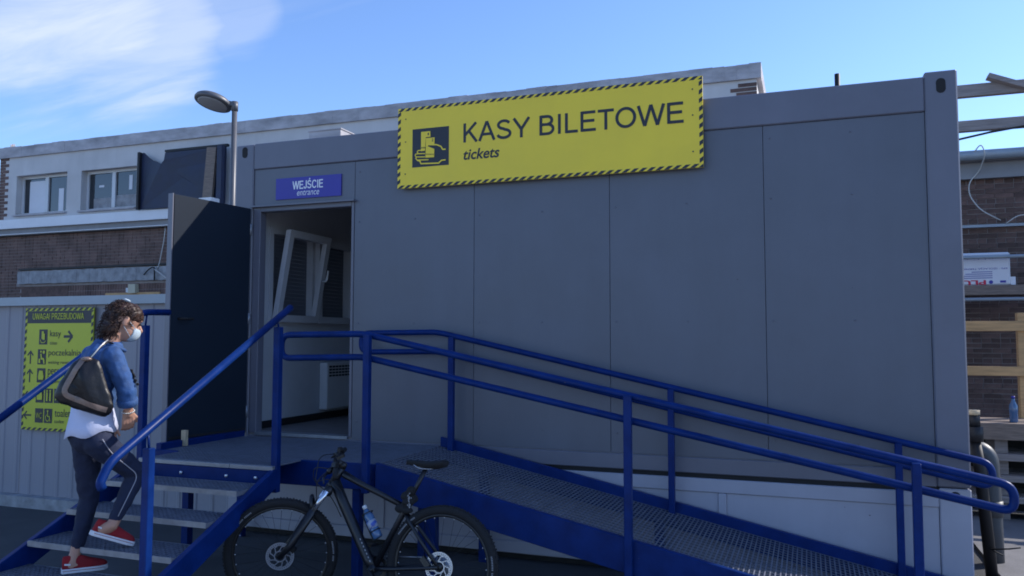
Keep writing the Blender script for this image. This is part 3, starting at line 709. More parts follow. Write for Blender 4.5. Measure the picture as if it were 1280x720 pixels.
for x in (.52, .80, 1.20, 1.45, 1.54):
    z = .80
    MB().tube([(x, -1.471, z), (x, -1.482, z)], .011, 8).build('bolt', m_bolt, pl)
for x, y in ((.25, -.12), (2.06, -.12), (1.99, -1.02), (.44, -1.0)): part('support_leg', m_blue, pl, (x-.03, x+.03, y-.03, y+.03, 0, .70))

rp = thing('access_ramp', (4.2, -.6, 0), 'blue steel access ramp with mesh deck sloping along the container', 'ramp')
RX0, RX1, SL = 2.19, 6.34, -.206
def rz(x): return .885+SL*(x-2.2)
U_ = V((1, 0, SL)).normalized()
grating('deck_grating', rp, (RX0, -1.085, rz(RX0)-.004), U_, (0, 1, 0), (RX1-RX0)/U_.x, 1.01, .030, .06, .008, .005, .008, .005)
def beam(name, y0, y1, topo, dep):
    pts = [(RX0, rz(RX0)+topo), (RX1+.06, max(.02, rz(RX1+.06)+topo)), (RX1+.06, .004), (RX0+(rz(RX0)+topo-dep-.004)/-SL if 0 else (2.2+(.885+topo-dep-.004)/.206), .004), (RX0, rz(RX0)+topo-dep)]
    MB().prism(pts, lambda a, b: (a, y0, b), lambda a, b: (a, y1, b)).build(name, m_blue, rp, bevel=.004)
beam('side_beam', -1.13, -1.09, .006, .215); beam('side_beam', -.07, -.03, .07, .2)
part('foot_plate', m_galv, rp, (6.34, 6.62, -1.08, -.08, .004, .016))
for x in (2.6, 4.0, 5.2):
    h_ = rz(x)-.2
    if h_ > .05: part('support_leg', m_blue, rp, (x-.035, x+.035, -1.085, -1.02, 0, h_+.12)); part('support_leg', m_blue, rp, (x-.035, x+.035, -.14, -.075, 0, h_+.12))
RR = .0235
near = rounded_loop([(1.365, -1.10, 1.79), (2.07, -1.10, 1.797), (6.075, -1.10, .977), (6.075, -1.10, .837), (2.07, -1.10, 1.632), (1.365, -1.10, 1.618)], .075)
MB().tube(near, RR, 12, closed=True).build('handrail', m_blue, rp)
far = rounded_loop([(1.45, -.10, 1.812), (2.17, -.10, 1.82), (6.16, -.10, .958), (6.16, -.10, .806), (2.17, -.10, 1.66), (1.45, -.10, 1.65)], .075)
MB().tube(far, RR, 12, closed=True).build('handrail', m_blue, rp)
for x in (2.13, 3.99, 5.60):
    top = (1.797+(x-2.07)*-.2047) if x > 2.07 else 1.797
    part('rail_post', m_blue, rp, (x-.024, x+.024, -1.18, -1.131, max(.004, rz(x)-.215), top+.006), bevel=.004)
for x in (2.30, 4.09, 5.61):
    part('rail_post', m_blue, rp, (x-.023, x+.023, -.125, -.075, rz(x)-.1, 1.82+(x-2.17)*-.216-.012), bevel=.004)

st = thing('metal_stairs', (1, -2.4, 0), 'blue steel stairs with grey mesh treads and a handrail each side', 'stairs')
RIS, GO = .1435, .2775
tz = [.767-RIS*i for i in range(6)]; ty = [-1.79-GO*i for i in range(6)]
for y, z in zip(ty, tz):
    tr = part('tread', m_galv, st, (.405, 1.555, y-.012, y, z-.030, z+.004), (.405, 1.555, y+.282, y+.29, z-.03, z), (.405, .411, y, y+.282, z-.03, z), (1.549, 1.555, y, y+.282, z-.03, z))
    grating('tread_grating', tr, (.411, y+.004, z), (1, 0, 0), (0, 1, 0), 1.138, .276, .036, .034, .010, .008, .006, .006)
for x0, x1 in ((.362, .402), (1.558, 1.598)):
    k = RIS/GO; zt = lambda y: .767+.03+(y+1.79)*k
    pts = [(-1.425, .86), (-1.47, .86), (-3.33, max(.03, zt(-3.33))), (-3.33, .004), (-2.98, .004), (-1.425, zt(-1.425)-.245)]
    MB().prism(pts, lambda a, b: (x0, a, b), lambda a, b: (x1, a, b)).build('stringer', m_blue, st, bevel=.004)
for x, ye in ((1.56, -1.26), (.385, -1.20)):
    z = lambda y: 1.955+(y+1.33)*.572
    path = [(x, ye, 1.965 if x < 1 else z(ye)), (x, -1.47, 1.958)] if x < 1 else [(x, -1.27, 1.985)]
    path += [(x, -2.83, z(-2.83)), (x, -2.885, 1.0), (x, -2.87, .97)]
    MB().tube(smoothed_tube_path(path, .075), .0245, 12).build('handrail', m_blue, st)
    xo = x+.012 if x > 1 else x-.012
    for y, zb in ((-2.57 if x > 1 else -2.80, .25), (-1.42, .70)):
        zr_ = z(y) if not (x < 1 and y > -1.47) else 1.96
        zt_ = zr_-.10 if y < -2 or x < 1 else zr_-.06
        pp = part('rail_post', m_blue, st, (xo-.025, xo+.025, y-.025, y+.025, zb, zt_), bevel=.004)
        MB().tube([(xo, y, zt_), (x, y, zr_-.01)], .007, 8).build('rail_pin', m_blue, pp)

# ------------------------------------------------------------------ bicycle leaning on the ramp
R0 = V((2.91, -1.60, 0)); F0 = V((1.80, -1.68, 0)); S = (F0-R0).normalized(); n0 = V((-S.y, S.x, 0)); n0 = n0 if n0.y > 0 else -n0
lean = R(8); UPB = V((0, 0, math.cos(lean)))+n0*math.sin(lean); LF = -(n0*math.cos(lean)-V((0, 0, math.sin(lean))))
def bk(s, h, w=0): return R0+S*s+UPB*h+LF*w
bi = thing('bicycle', (2.35, -1.64, 0), 'matt black mountain bicycle leaning on the ramp', 'bicycle')
WB = (F0-R0).length
fr = MB()
HT, HB, BBp, SC_ = bk(.735, .925), bk(.79, .825), bk(.455, .315), bk(.262, .70)
fr.tube([HT, HB], [.026, .029], 12)
fr.tube([bk(.715, .885), bk(.60, .835), bk(.262, .70)], [.024, .019, .017], 12)
fr.tube([bk(.775, .835), bk(.70, .70), bk(.50, .37), BBp], [.036, .035, .034, .034], 12)
fr.tube([bk(.255, .72), bk(.262, .70), BBp], [.019, .019, .021], 12)
fr.tube([bk(.455, .315, -.04), bk(.455, .315, .04)], .027, 12)
for w in (-1, 1):
    fr.tube(smoothed_tube_path([bk(.26, .665, .012*w), bk(.17, .56, .05*w), bk(0, .365, .066*w)], .08), .011, 10)
    fr.tube(smoothed_tube_path([bk(.43, .32, .03*w), bk(.30, .33, .048*w), bk(0, .365, .066*w)], .08), .013, 10)
fr.build('frame', m_car, bi)
axs = (HT-HB).normalized(); ST = Matrix.Rotation(R(27), 3, axs)
if (ST @ LF).dot(S) > 0: ST = Matrix.Rotation(R(-27), 3, axs)
def bf(s, h, w=0): return HB+ST @ (bk(s, h, w)-HB)
fk = MB()
fk.tube([HB, bf(.805, .80)], .03, 12)
fk.tube([bf(.815, .785, -.065), bf(.815, .785, .065)], .03, 12)
for w in (-.062, .062):
    fk.tube([bf(.905, .665, w), bf(1.045, .44, w), bf(WB+.003, .362, w)], [.026, .024, .017], 12)
fk.tube(smoothed_tube_path([bf(.915, .66, -.062), bf(.925, .74, -.04), bf(.925, .74, .04), bf(.915, .66, .062)], .04), .012, 8)
fo = fk.build('fork', m_car, bi)
for w in (-.062, .062): MB().tube([bf(.82, .79, w), bf(.91, .658, w)], .017, 12).build('stanchion', m_chrome, fo)
S_, UPB_, LF_ = S, UPB, LF
def wheel(s0, front=False):
    c = bf(s0, .365) if front else bk(s0, .365)
    S, UPB, LF = (ST @ S_, ST @ UPB_, ST @ LF_) if front else (S_, UPB_, LF_)
    ring = lambda rad, w: [c+S*rad*math.cos(2*math.pi*i/56)+UPB*rad*math.sin(2*math.pi*i/56)+LF*w for i in range(56)]
    def torus(rad, r, flat=1, n=12):
        rs = []
        for i in range(56):
            a = 2*math.pi*i/56; d = S*math.cos(a)+UPB*math.sin(a)
            rs.append([c+d*(rad+r*math.cos(2*math.pi*k/n))+LF*(r*flat*math.sin(2*math.pi*k/n)) for k in range(n)])
        m = MB(); m.rings(rs, True); m.sm = True; return m
    wh = torus(.305, .012, 1.2).build('wheel', m_rim, bi)
    torus(.336, .029, 1.0, 14).build('tyre', m_rub, wh)
    kn = MB()
    for i in range(110):
        a = 2*math.pi*i/110; d = S*math.cos(a)+UPB*math.sin(a); t_ = -S*math.sin(a)+UPB*math.cos(a)
        for w in ((-.017, .017) if i % 2 else (-.008, .008)):
            q = c+d*.3625+LF*w; kn.bar(q-LF*.006, q+LF*.006, .010, .006, d)
    kn.build('tread_knobs', m_rub, wh)
    sp = MB()
    for i in range(28):
        a = 2*math.pi*i/28; b = a+(.55 if i % 4 < 2 else -.55); w = .03 if i % 2 else -.03
        sp.tube([c+(S*math.cos(b)+UPB*math.sin(b))*.026+LF*w, c+(S*math.cos(a)+UPB*math.sin(a))*.297], .0011, 5)
    sp.build('spokes', m_rim, wh)
    ni = MB()
    for i in range(28):
        a = 2*math.pi*i/28; d = S*math.cos(a)+UPB*math.sin(a); ni.tube([c+d*.286, c+d*.296], .0032, 6)
    ni.build('nipples', m_bolt, wh)
    MB().tube([c-LF*.05, c-LF*.03, c-LF*.02, c+LF*.02, c+LF*.03, c+LF*.06], [.02, .03, .016, .016, .028, .018], 12).build('hub', m_rim, wh)
    # disc rotor: rim ring with slots and swept arms, on the left side
    ro = MB(); cw = c+LF*.048
    def rring(r0, r1, k=48, gaps=False):
        for i in range(k):
            a0, a1 = 2*math.pi*i/k, 2*math.pi*(i+(.72 if gaps else 1))/k
            vs = [cw+(S*math.cos(a)+UPB*math.sin(a))*r+LF*t for t in (0, .002) for a, r in ((a0, r0), (a1, r0), (a1, r1), (a0, r1))]
            ro.add(vs, [(3, 2, 1, 0), (4, 5, 6, 7), (0, 1, 5, 4), (1, 2, 6, 5), (2, 3, 7, 6), (3, 0, 4, 7)])
    rring(.083, .090); rring(.0832, .0735, 36, True); rring(.0735, .070); rring(.030, .038)
    for i in range(9):
        a = 2*math.pi*i/9
        pts = [(.036, a), (.050, a+.25), (.064, a+.32), (.071, a+.62)]
        for (r0, a0), (r1, a1) in zip(pts, pts[1:]):
            ro.bar(cw+(S*math.cos(a0)+UPB*math.sin(a0))*r0+LF*.001, cw+(S*math.cos(a1)+UPB*math.sin(a1))*r1+LF*.001, .006, .002, LF)
    ro.build('brake_rotor', m_rotor, wh)
    # sidewall lettering as small white dashes
    dl_ = MB()
    for b0, cntd in ((.55, 15), (2.9, 13), (4.9, 12)):
        for i in range(cntd):
            a = b0+i*.028+(.03 if i > 8 else 0); d = S*math.cos(a)+UPB*math.sin(a); q = c+d*.337+LF*.0295
            dl_.bar(q-d*.005, q+d*.005, .0045, .0008, LF)
    dl_.build('sidewall_print', m_logo, wh)
    return wh
wheel(WB, True); wheel(0.0)
for s, h, f_ in ((WB-.075, .42, bf), (.085, .385, bk)):
    MB().bar(f_(s-.02, h-.02, .055), f_(s+.025, h+.03, .055), .035, .03, LF).build('brake_caliper', m_rim, bi)
hbc = bf(.765, .965)
hb = MB().tube([bf(.745, .962, -.36), bf(.765, .975, -.15), bf(.775, .975, 0), bf(.765, .975, .15), bf(.745, .962, .36)], [.011, .014, .016, .014, .011], 12).build('handlebar', m_car, bi)
MB().tube([bf(.728, .94), bf(.775, .975)], [.025, .021], 12).build('stem', m_car, bi)
MB().tube([bf(.735, .925), bf(.722, .958)], .026, 12).build('headset_spacer', m_rim, bi)
for w in (-1, 1):
    MB().tube([bf(.757, .968, .235*w), bf(.745, .962, .365*w)], .0165, 12).build('grip', m_rub, hb)
    bl = MB(); bl.bar(bf(.775, .97, .20*w), bf(.80, .955, .23*w), .02, .03); bl.tube([bf(.80, .955, .22*w), bf(.825, .93, .27*w), bf(.815, .915, .34*w)], .006, 8)
    bl.build('brake_lever', m_rim, hb)
    sh = MB(); sh.bar(bf(.75, .985, .19*w), bf(.77, 1.0, .22*w), .03, .03); sh.build('shifter', m_rim, hb)
MB().bar(bf(.76, .998, .05), bf(.715, 1.02, .05), .045, .018).build('bike_computer', m_rim, hb)
cb = MB()
cb.tube(smoothed_tube_path([bf(.80, .97, .2), bf(.90, .97, .14), bf(.91, .86, .07), bf(.82, .78, .05), bk(.74, .70, .04), bk(.69, .62, .04)], .08, 8), .0032, 6)
cb.tube(smoothed_tube_path([bf(.80, .97, -.2), bf(.89, .985, -.1), bf(.90, .84, .05), bk(.80, .86, .045), bk(.70, .78, .045)], .08, 8), .0032, 6)
cb.tube(smoothed_tube_path([bf(.80, .96, .19), bf(.88, .88, .15), bf(.885, .70, .08), bf(.97, .58, .085), bf(1.06, .44, .075)], .08, 8), .003, 6)
cb.build('cables', m_wirek, bi)
MB().tube([bk(.25, .725), bk(.145, .945)], .0145, 12).build('seatpost', m_car, bi)
# saddle: lofted sections nose to tail
sa = MB(); rs = []
for t, w, hh, z in ((0, .012, .012, .975), (.02, .022, .02, .985), (.30, .028, .026, .982), (.55, .05, .032, .976), (.8, .072, .036, .982), (.97, .068, .03, .99), (1, .04, .018, .985)):
    s = .275-.27*t
    rs.append([bk(s, z+hh*(.55*math.sin(a) if math.sin(a) > 0 else 1.0*math.sin(a))-.008*(1-abs(math.cos(a)))*0, w*math.cos(a)) for a in [2*math.pi*i/16 for i in range(16)]])
sa.rings(rs); sa.sm = True; sd = sa.build('saddle', m_rub, bi)
ra = MB()
for w in (-.022, .022): ra.tube(smoothed_tube_path([bk(.22, .968, w), bk(.18, .945, w), bk(.10, .945, w), bk(.05, .962, w)], .03), .0035, 8)
ra.build('saddle_rails', m_rotor, sd)
cr = MB(); cr.tube([bk(.455, .315, .075), bk(.455, .315, -.075)], .014, 10)
cr.bar(bk(.455, .315, .075), bk(.34, .19, .078), .016, .03, LF); cr.bar(bk(.455, .315, -.075), bk(.57, .44, -.078), .016, .03, LF)
ck = cr.build('crankset', m_rim, bi)
for s, h, w in ((.34, .19, .13), (.57, .44, -.13)): MB().bar(bk(s-.045, h, w), bk(s+.045, h, w), .085, .018, UPB).build('pedal', m_rim, ck)
ch = MB()
for i in range(40):
    a0, a1 = 2*math.pi*i/40, 2*math.pi*(i+1)/40
    vs = [bk(.455+r*math.cos(a), .315+r*math.sin(a), -.05+t) for t in (0, .004) for a, r in ((a0, .05), (a1, .05), (a1, .072), (a0, .072))]
    ch.add(vs, [(3, 2, 1, 0), (4, 5, 6, 7), (0, 1, 5, 4), (1, 2, 6, 5), (2, 3, 7, 6), (3, 0, 4, 7)])
ch.build('chainring', m_rim, ck)
MB().tube([bk(.455, .387, -.048), bk(0, .41, -.04)], .004, 6).tube([bk(.455, .243, -.048), bk(.02, .25, -.045), bk(0, .32, -.04)], .004, 6).build('chain', m_galv, bi)
MB().tube([bk(0, .365, -.05), bk(0, .365, -.04), bk(0, .365, -.025), bk(0, .365, -.02)], [.025, .035, .06, .06], 18).build('cassette', m_galv, bi)
MB().bar(bk(.0, .30, -.06), bk(.03, .22, -.05), .02, .035, LF).build('derailleur', m_rim, bi)
cg = MB()
bd = (bk(.50, .37)-bk(.70, .70)).normalized()
b0 = bk(.617, .675, .006)-S*.078+V((0, 0, 0)); b1 = b0+bd*.20
pe = (S*-1-bd*(S*-1).dot(bd)).normalized()
for t in (.03, .15): cg.tube([b0+bd*t+LF*.036*math.cos(a)+pe*.036*math.sin(a) for a in [2*math.pi*i/16 for i in range(16)]], .0035, 6, closed=True)
cg.tube([b0+bd*.02-pe*.038, b1-pe*.038, b1-pe*.01, b1+pe*.02], .0045, 6)
cg.build('bottle_cage', m_rim, bi)
bag_ = MB()
for i in range(5):
    q = bk(.245-.02*math.sin(i*2.1), .735+.018*i, .01*math.cos(i*3)); bag_.ell(q, (S*(.042-.003*i), LF*.04, UPB*.028), 12, 7)
bag_.ell(bk(.285, .695, .01), (S*.05, LF*.035, UPB*.03), 12, 7)
bag_.ell(bk(.25, .685, .02), (S*.045, LF*.03, UPB*.022), 12, 7)
sb = remesh(bag_, 'seat_pouch', m_rub, bi, .007, 3, .005, 40)
wl = MB()
for i in range(16):
    q = bk(.225+random.uniform(-.012, .012), .70+random.uniform(0, .10), .044); wl.bar(q, q+S*random.uniform(-.01, .01)+UPB*random.uniform(.004, .014), .006, .002, LF)
wl.build('pouch_print', m_logo, sb)
lg = MB()
for i in range(7):
    q = bk(.485+.013*i-.02, .36+.021*i, .036); lg.bar(q, q+bd*-.012, .007, .0016, LF)
lg.build('frame_decal', m_logo, bi)
# water bottle
wb = thing('water_bottle', b1, 'clear plastic water bottle in the cage of the bicycle', 'bottle')
def spun(prof, name, m, parent, axis0, d, a, b, n=18):
    o = MB(); o.rings([[axis0+d*h+a*r*math.cos(2*math.pi*i/n)+b*r*math.sin(2*math.pi*i/n) for i in range(n)] for h, r in prof]); o.sm = True; return o.build(name, m, parent)
ub = -bd
spun([(0, .024), (.006, .031), (.05, .032), (.055, .030), (.12, .0305), (.13, .032), (.155, .031), (.185, .017), (.20, .013)], 'bottle_body', m_water, wb, b1, ub, LF, pe)
spun([(.068, .0325), (.118, .0325)], 'label_wrap', m_label, wb, b1, ub, LF, pe)
spun([(.20, .0145), (.222, .0145), (.224, .012)], 'cap', m_white, wb, b1, ub, LF, pe)

# ------------------------------------------------------------------ right: building site behind the container
tf = thing('timber_guard', (7.5, 3.5, 0), 'pale timber guard rail of two boards and a post right of the container', 'railing')
part('board', m_woodx, tf, (6.3, 9.2, 3.47, 3.50, 1.86, 1.965), bevel=.003); part('board', m_woodx, tf, (6.3, 9.2, 3.47, 3.50, 1.395, 1.492), bevel=.003)
for x in (7.1, 9.0): part('post', m_woodx, tf, (x, x+.10, 3.501, 3.6, .02 if x > 8 else .94, 2.05), bevel=.003)
cn = thing('timber_canopy', (7.8, 3.5, 0), 'overhead grey timber beams against the sky right of the container', 'beam frame')
part('beam', m_greywood, cn, (5.9, 11.5, 3.48, 3.56, 4.376, 4.507), bevel=.004)
part('beam', m_greywood, cn, (5.9, 11.5, 3.48, 3.56, 4.0, 4.115), bevel=.004)
MB().bar((6.9, 3.44, 4.56), (7.6, 3.44, 4.25), .05, .12, (0, 1, 0)).build('brace', m_greywood, cn)
for x in (5.75, 8.2, 11.4): part('post', m_greywood, cn, (x, x+.12, 3.57, 3.69, 0, 4.6))
MB().tube([(6.4, 3.4, 3.86), (6.9, 3.4, 3.95), (8.5, 3.4, 4.15)], .012, 6).build('cable', m_wirek, cn)
sh = thing('scaffold_shelf', (7.8, 6.6, 0), 'dark plank shelf on scaffold tubes in front of the brick wall', 'scaffold')
part('plank', m_wood, sh, (6.4, 10.2, 6.45, 6.95, 2.39, 2.525), bevel=.004)
for z, y in ((2.33, 6.44), (2.91, 6.40)): MB().tube([(6.4, y, z), (10.2, y, z)], .026, 10).build('tube', m_hoardrail, sh)
for x in (6.5, 8.9): MB().tube([(x, 6.7, 0), (x, 6.7, 3.6)], .026, 10).build('tube', m_hoardrail, sh)
pk_ = thing('insulation_pack', (7.35, 6.7, 2.526), 'white wrapped insulation pack lying upside down on the plank shelf', 'pack')
part('wrap', m_wrap, pk_, (6.9, 7.68, 6.5, 6.9, 2.527, 2.98), bevel=.02)
part('end_flap', m_signwhite, pk_, (7.681, 7.74, 6.52, 6.8, 2.527, 2.64))
yq = 6.4975
text('PLUS', 6.98, 7.38, 2.535, 2.60, yq, m_red, pk_, flip=True, bold=.03); text('EPS · IZOLACJA TERMICZNA ·', 6.96, 7.64, 2.745, 2.775, yq, m_signblue, pk_, flip=True)
pr = Print(yq)
for i in range(4): pr.rect(6.97+.08*i, 7.46, 2.625+i*.028, 2.634+i*.028)
pr.line([(7.12+i*.022, 2.90+.035*noise.noise(V((i*.8, 3, 1)))) for i in range(17)], .007); pr.disc(7.44, 2.57, .025).rect(7.55, 7.62, 2.56, 2.59)
pr.build('printed_lines', m_signblue, pk_)
# stacked boards on bearers
sk = thing('board_stack', (7.5, 3.2, 0), 'stack of pale boards on spacers beside the container end', 'board stack')
for i, (z0, z1) in enumerate(((.80, .96), (.60, .665), (.40, .46), (.20, .26))):
    for j in range(3):
        dx = random.uniform(-.03, .03); part('board', m_greywood if i else m_wood, sk, (6.5+dx, 9.2+dx, 2.85+j*.225, 3.065+j*.225, z0, z1), bevel=.004)
for x in (6.75, 7.9, 9.0):
    for z0, z1 in ((.666, .799), (.461, .599), (.261, .399), (0.004, .199)): part('spacer', m_greywood, sk, (x, x+.11, 2.95, 3.4, z0, z1))
part('gap_shade_sheet', m_gap, sk, (6.6, 9.1, 3.42, 3.45, .03, .79))  # near-black sheet added behind the boards, stands in for shade in the gaps
b2 = thing('drink_bottle', (6.93, 3.0, .961), 'small blue plastic bottle standing on the board stack', 'bottle')
spun([(0, .034), (.01, .038), (.09, .036), (.10, .038), (.16, .038), (.21, .016), (.235, .014)], 'bottle_body', m_water, b2, V((6.93, 3.0, .961)), V((0, 0, 1)), V((1, 0, 0)), V((0, 1, 0)))
spun([(.235, .017), (.255, .017)], 'cap', m_signblue, b2, V((6.93, 3.0, .961)), V((0, 0, 1)), V((1, 0, 0)), V((0, 1, 0)))
dp = thing('drain_pipe', (6.4, 1.2, 0), 'fat grey plastic drain pipe with an elbow by the container corner', 'pipe')
MB().tube(smoothed_tube_path([(6.12, 1.2, .90), (6.375, 1.2, .90), (6.385, 1.2, .50), (6.39, 1.2, 0)], .2, 10), .072, 18).build('pipe_run', m_pipe, dp)
MB().tube([(6.386, 1.2, .50), (6.386, 1.2, .38)], .081, 18).build('collar', m_pipe, dp)
po = thing('dark_pole', (6.25, .8, 0), 'dark jointed pole standing at the right end of the container', 'pole')
MB().tube([(6.30, .8, 0), (6.245, .8, .80), (6.215, .8, 1.0)], .042, 12).build('shaft', m_dark, po)
MB().tube([(6.215, .8, 1.0), (6.215, .8, 1.11)], .062, 12).build('coupling', m_dark, po)
MB().tube([(6.215, .8, 1.11), (6.212, .8, 1.20)], .045, 12).build('cap', m_dark, po)
MB().tube([(6.21, .8, 1.2), (6.21, .8, 1.235)], .05, 12).build('cap_top', m_wedge, po)
MB().tube([(6.285, .75, .22), (6.40, .72, .24), (6.47, .70, .26)], .006, 6).tube([(6.285, .75, .22), (6.36, .72, .19)], .005, 6).build('tie_wire', m_wirek, po)

# ------------------------------------------------------------------ the person on the stairs
pe_ = thing('person', (.88, -2.33, .34), 'person in denim jacket, navy trousers and red shoes climbing the stairs', 'person')
Hd, Rt, Zu = V((.6, .8, 0)), V((.8, -.6, 0)), V((0, 0, 1))
pelvis, rhip, lhip = V((.931, -2.363, 1.17)), V((1.02, -2.405, 1.13)), V((.835, -2.325, 1.12))
rkn, ran, rheel, rtoe = V((1.082, -2.163, .913)), V((1.085, -2.345, .63)), V((1.021, -2.413, .585)), V((1.107, -2.24, .50))
lkn, lan, lheel, ltoe = V((.80, -2.258, .762)), V((.815, -2.36, .442)), V((.80, -2.41, .345)), V((.925, -2.26, .345))
upp, nck, hd = V((.949, -2.317, 1.665)), V((.985, -2.30, 1.725)), V((1.023, -2.241, 1.866))
rsh, rel, rwr = V((1.10, -2.40, 1.655)), V((1.16, -2.345, 1.455)), V((1.14, -2.305, 1.325))
lsh, lel, lwr = V((.775, -2.25, 1.655)), V((.745, -2.22, 1.40)), V((.79, -2.13, 1.20))
Hh = V((.58, .815, 0)); Hs = V((.815, -.58, 0)); tq = Matrix.Rotation(R(-22), 3, Hs); hF, hU = tq @ Hh, tq @ Zu
if hF.z > 0: tq = Matrix.Rotation(R(22), 3, Hs); hF, hU = tq @ Hh, tq @ Zu
bd_ = MB()
bd_.ell(hd+hU*.02-hF*.01, (hF*.098, Hs*.076, hU*.098), 20, 14)
bd_.ell(hd+hF*.035-hU*.045, (hF*.062, Hs*.058, hU*.075), 18, 12)
bd_.cap(hd+hF*.085+hU*.01, hd+hF*.108-hU*.022, .010, .015, 8)
bd_.ell(hd+hF*.082+hU*.035, (hF*.012, Hs*.045, hU*.012), 12, 8)
for w in (-1, 1): bd_.ell(hd-hF*.005+Hs*.078*w-hU*.005, (hF*.02, Hs*.009, hU*.032), 10, 8)
bd_.cap(nck-Hd*.02-Zu*.03, hd-hF*.02-hU*.06, .055, .05)
bd_.cap(rsh, lsh, .05, .05); bd_.ell(upp-Zu*.12, (Rt*.14, Hd*.09, Zu*.17)); bd_.ell(pelvis+Zu*.12, (Rt*.13, Hd*.09, Zu*.18)); bd_.ell(pelvis, (Rt*.12, Hd*.09, Zu*.10))
for a, b, c, e in ((rsh, rel, rwr, 1), (lsh, lel, lwr, -1)):
    bd_.cap(a, b, .047, .040); bd_.cap(b, c, .040, .026)
for a, b, c, h_, t_ in ((rhip, rkn, ran, rheel, rtoe), (lhip, lkn, lan, lheel, ltoe)):
    bd_.cap(a, b, .060, .046); bd_.cap(b, c, .043, .033); bd_.cap(c, h_+(t_-h_)*.15+Zu*.035, .034, .035); bd_.cap(h_+(t_-h_)*.15+Zu*.035, t_-(t_-h_)*.15+Zu*.025, .032, .025)
# hands: palm, four unequal curled fingers, thumb
def hand(mb, wr, d, palmn, side):
    """d: pointing of the hand, palmn: palm normal, side: towards the thumb"""
    d, palmn = d.normalized(), palmn.normalized(); side = (side-d*side.dot(d)).normalized()
    mb.cap(wr, wr+d*.03, .025, .024)
    for i in range(4):
        o = (i-1.5)*-.0185; L_ = (.072, .080, .074, .058)[i]
        k0 = wr+d*.085+side*(-o)+palmn*.004
        mb.cap(wr+d*.02+side*(-o)*.7, k0, .0135, .0115, 8)
        k1 = k0+(d*.85+palmn*.5).normalized()*L_*.45; k2 = k1+(d*.5+palmn*.85).normalized()*L_*.32; k3 = k2+(d*.1+palmn).normalized()*L_*.25
        mb.cap(k0, k1, .0098, .009, 8); mb.cap(k1, k2, .009, .0082, 8); mb.cap(k2, k3, .0082, .0072, 8)
    t0 = wr+d*.025+side*.022; t1 = t0+(d*.7+side*.6+palmn*.25).normalized()*.04; t2 = t1+(d*.9+side*.1+palmn*.35).normalized()*.032
    mb.cap(t0, t1, .0125, .011, 8); mb.cap(t1, t2, .0105, .0085, 8)
hand(bd_, rwr, V((-.05, .12, -1)), V((-.75, .45, 0)), V((.5, .8, 0)))
hand(bd_, lwr, V((.1, .25, -1)), V((.75, -.45, 0)), V((.5, .8, 0)))
remesh(bd_, 'body', m_skin, pe_, .0048, 3)
# trousers
tr = MB(); tr.ell(pelvis+Zu*.005-Hd*.012, (Rt*.150, Hd*.128, Zu*.125), 20, 12)
for a, b, c, k in ((rhip, rkn, ran, 0), (lhip, lkn, lan, 1)):
    e = c+(b-c)*.14
    tr.cap(a+Zu*.0, b, .090, .060); tr.cap(b, b+(e-b)*.35, .057, .056); tr.cap(b+(e-b)*.35, e, .055, .040)
tro = remesh(tr, 'trousers', m_trous, pe_, .008, 5, .0055, 19)
pp = MB()
def out_(a, w): return a+w
pp.tube(smoothed_tube_path([rhip+Rt*.093+Hd*.01+Zu*.03, rhip*.72+rkn*.28+Rt*.089, rhip*.3+rkn*.7+Rt*.077, rkn+Rt*.066, rkn*.65+ran*.35+Rt*.059, ran*.8+rkn*.2+Rt*.045], .05), .0028, 6)
pp.build('piping', m_pipw, tro)
# shirt tail
st_ = MB(); rs = []
for z, a, b in ((1.40, .135, .110), (1.32, .145, .118), (1.24, .158, .136), (1.185, .166, .148)):
    rs.append([pelvis.xy.to_3d()+Zu*z+Rt*a*math.cos(t)+Hd*b*math.sin(t)-Hd*.012+Zu*(-.022*math.sin(t+math.pi)*(1.40-z)/.22+.012*math.sin(5*t)*(1.40-z)/.2) for t in [2*math.pi*i/40 for i in range(40)]])
st_.rings(rs, caps=False); st_.sm = True; so = st_.build('shirt', m_shirt, pe_)
so.modifiers.new('t', 'SOLIDIFY').thickness = .004
# jacket
jk = MB(); jk.cap(rsh-Zu*.012, lsh-Zu*.012, .064, .064); jk.ell(upp-Zu*.10-Hd*.015, (Rt*.168, Hd*.118, Zu*.19), 20, 12); jk.ell(pelvis+Zu*.225, (Rt*.148, Hd*.118, Zu*.13), 20, 12)
jk.cap(upp+Zu*.02, nck-Zu*.03, .09, .068)
for a, b, c in ((rsh, rel, rwr), (lsh, lel, lwr)):
    jk.cap(a, b, .063, .058); jk.cap(b, b+(c-b)*.55, .057, .054)
jko = remesh(jk, 'jacket', m_denim, pe_, .0075, 4, .006, 16)
d_ = (rwr-rel).normalized(); q_ = rel+(rwr-rel)*.62
MB().tube([q_-d_*.022, q_-d_*.018, q_+d_*.022, q_+d_*.026], [.050, .060, .058, .050], 18).build('cuff', m_denim, jko)
cl = MB(); cl.tube([nck+Rt*.080*math.cos(t)+Hd*.075*math.sin(t)+Zu*(-.012-.03*math.sin(t)) for t in [2*math.pi*i/20 for i in range(20)]], 0.012, 8, closed=True); cl.build('collar', m_denim, jko)
# dark applique on the sleeve
ap = MB()
for i in range(14):
    q = rsh.lerp(rel, .45+.06*(i % 8))+(Rt*.35+Hd*.94).normalized()*.069+V((random.uniform(-.012, .012), 0, 0)); ap.ell(q, (V((.012, 0, 0)), V((0, .008, 0)), V((0, 0, .009))), 6, 5)
ap.build('sleeve_applique', m_rub, jko)
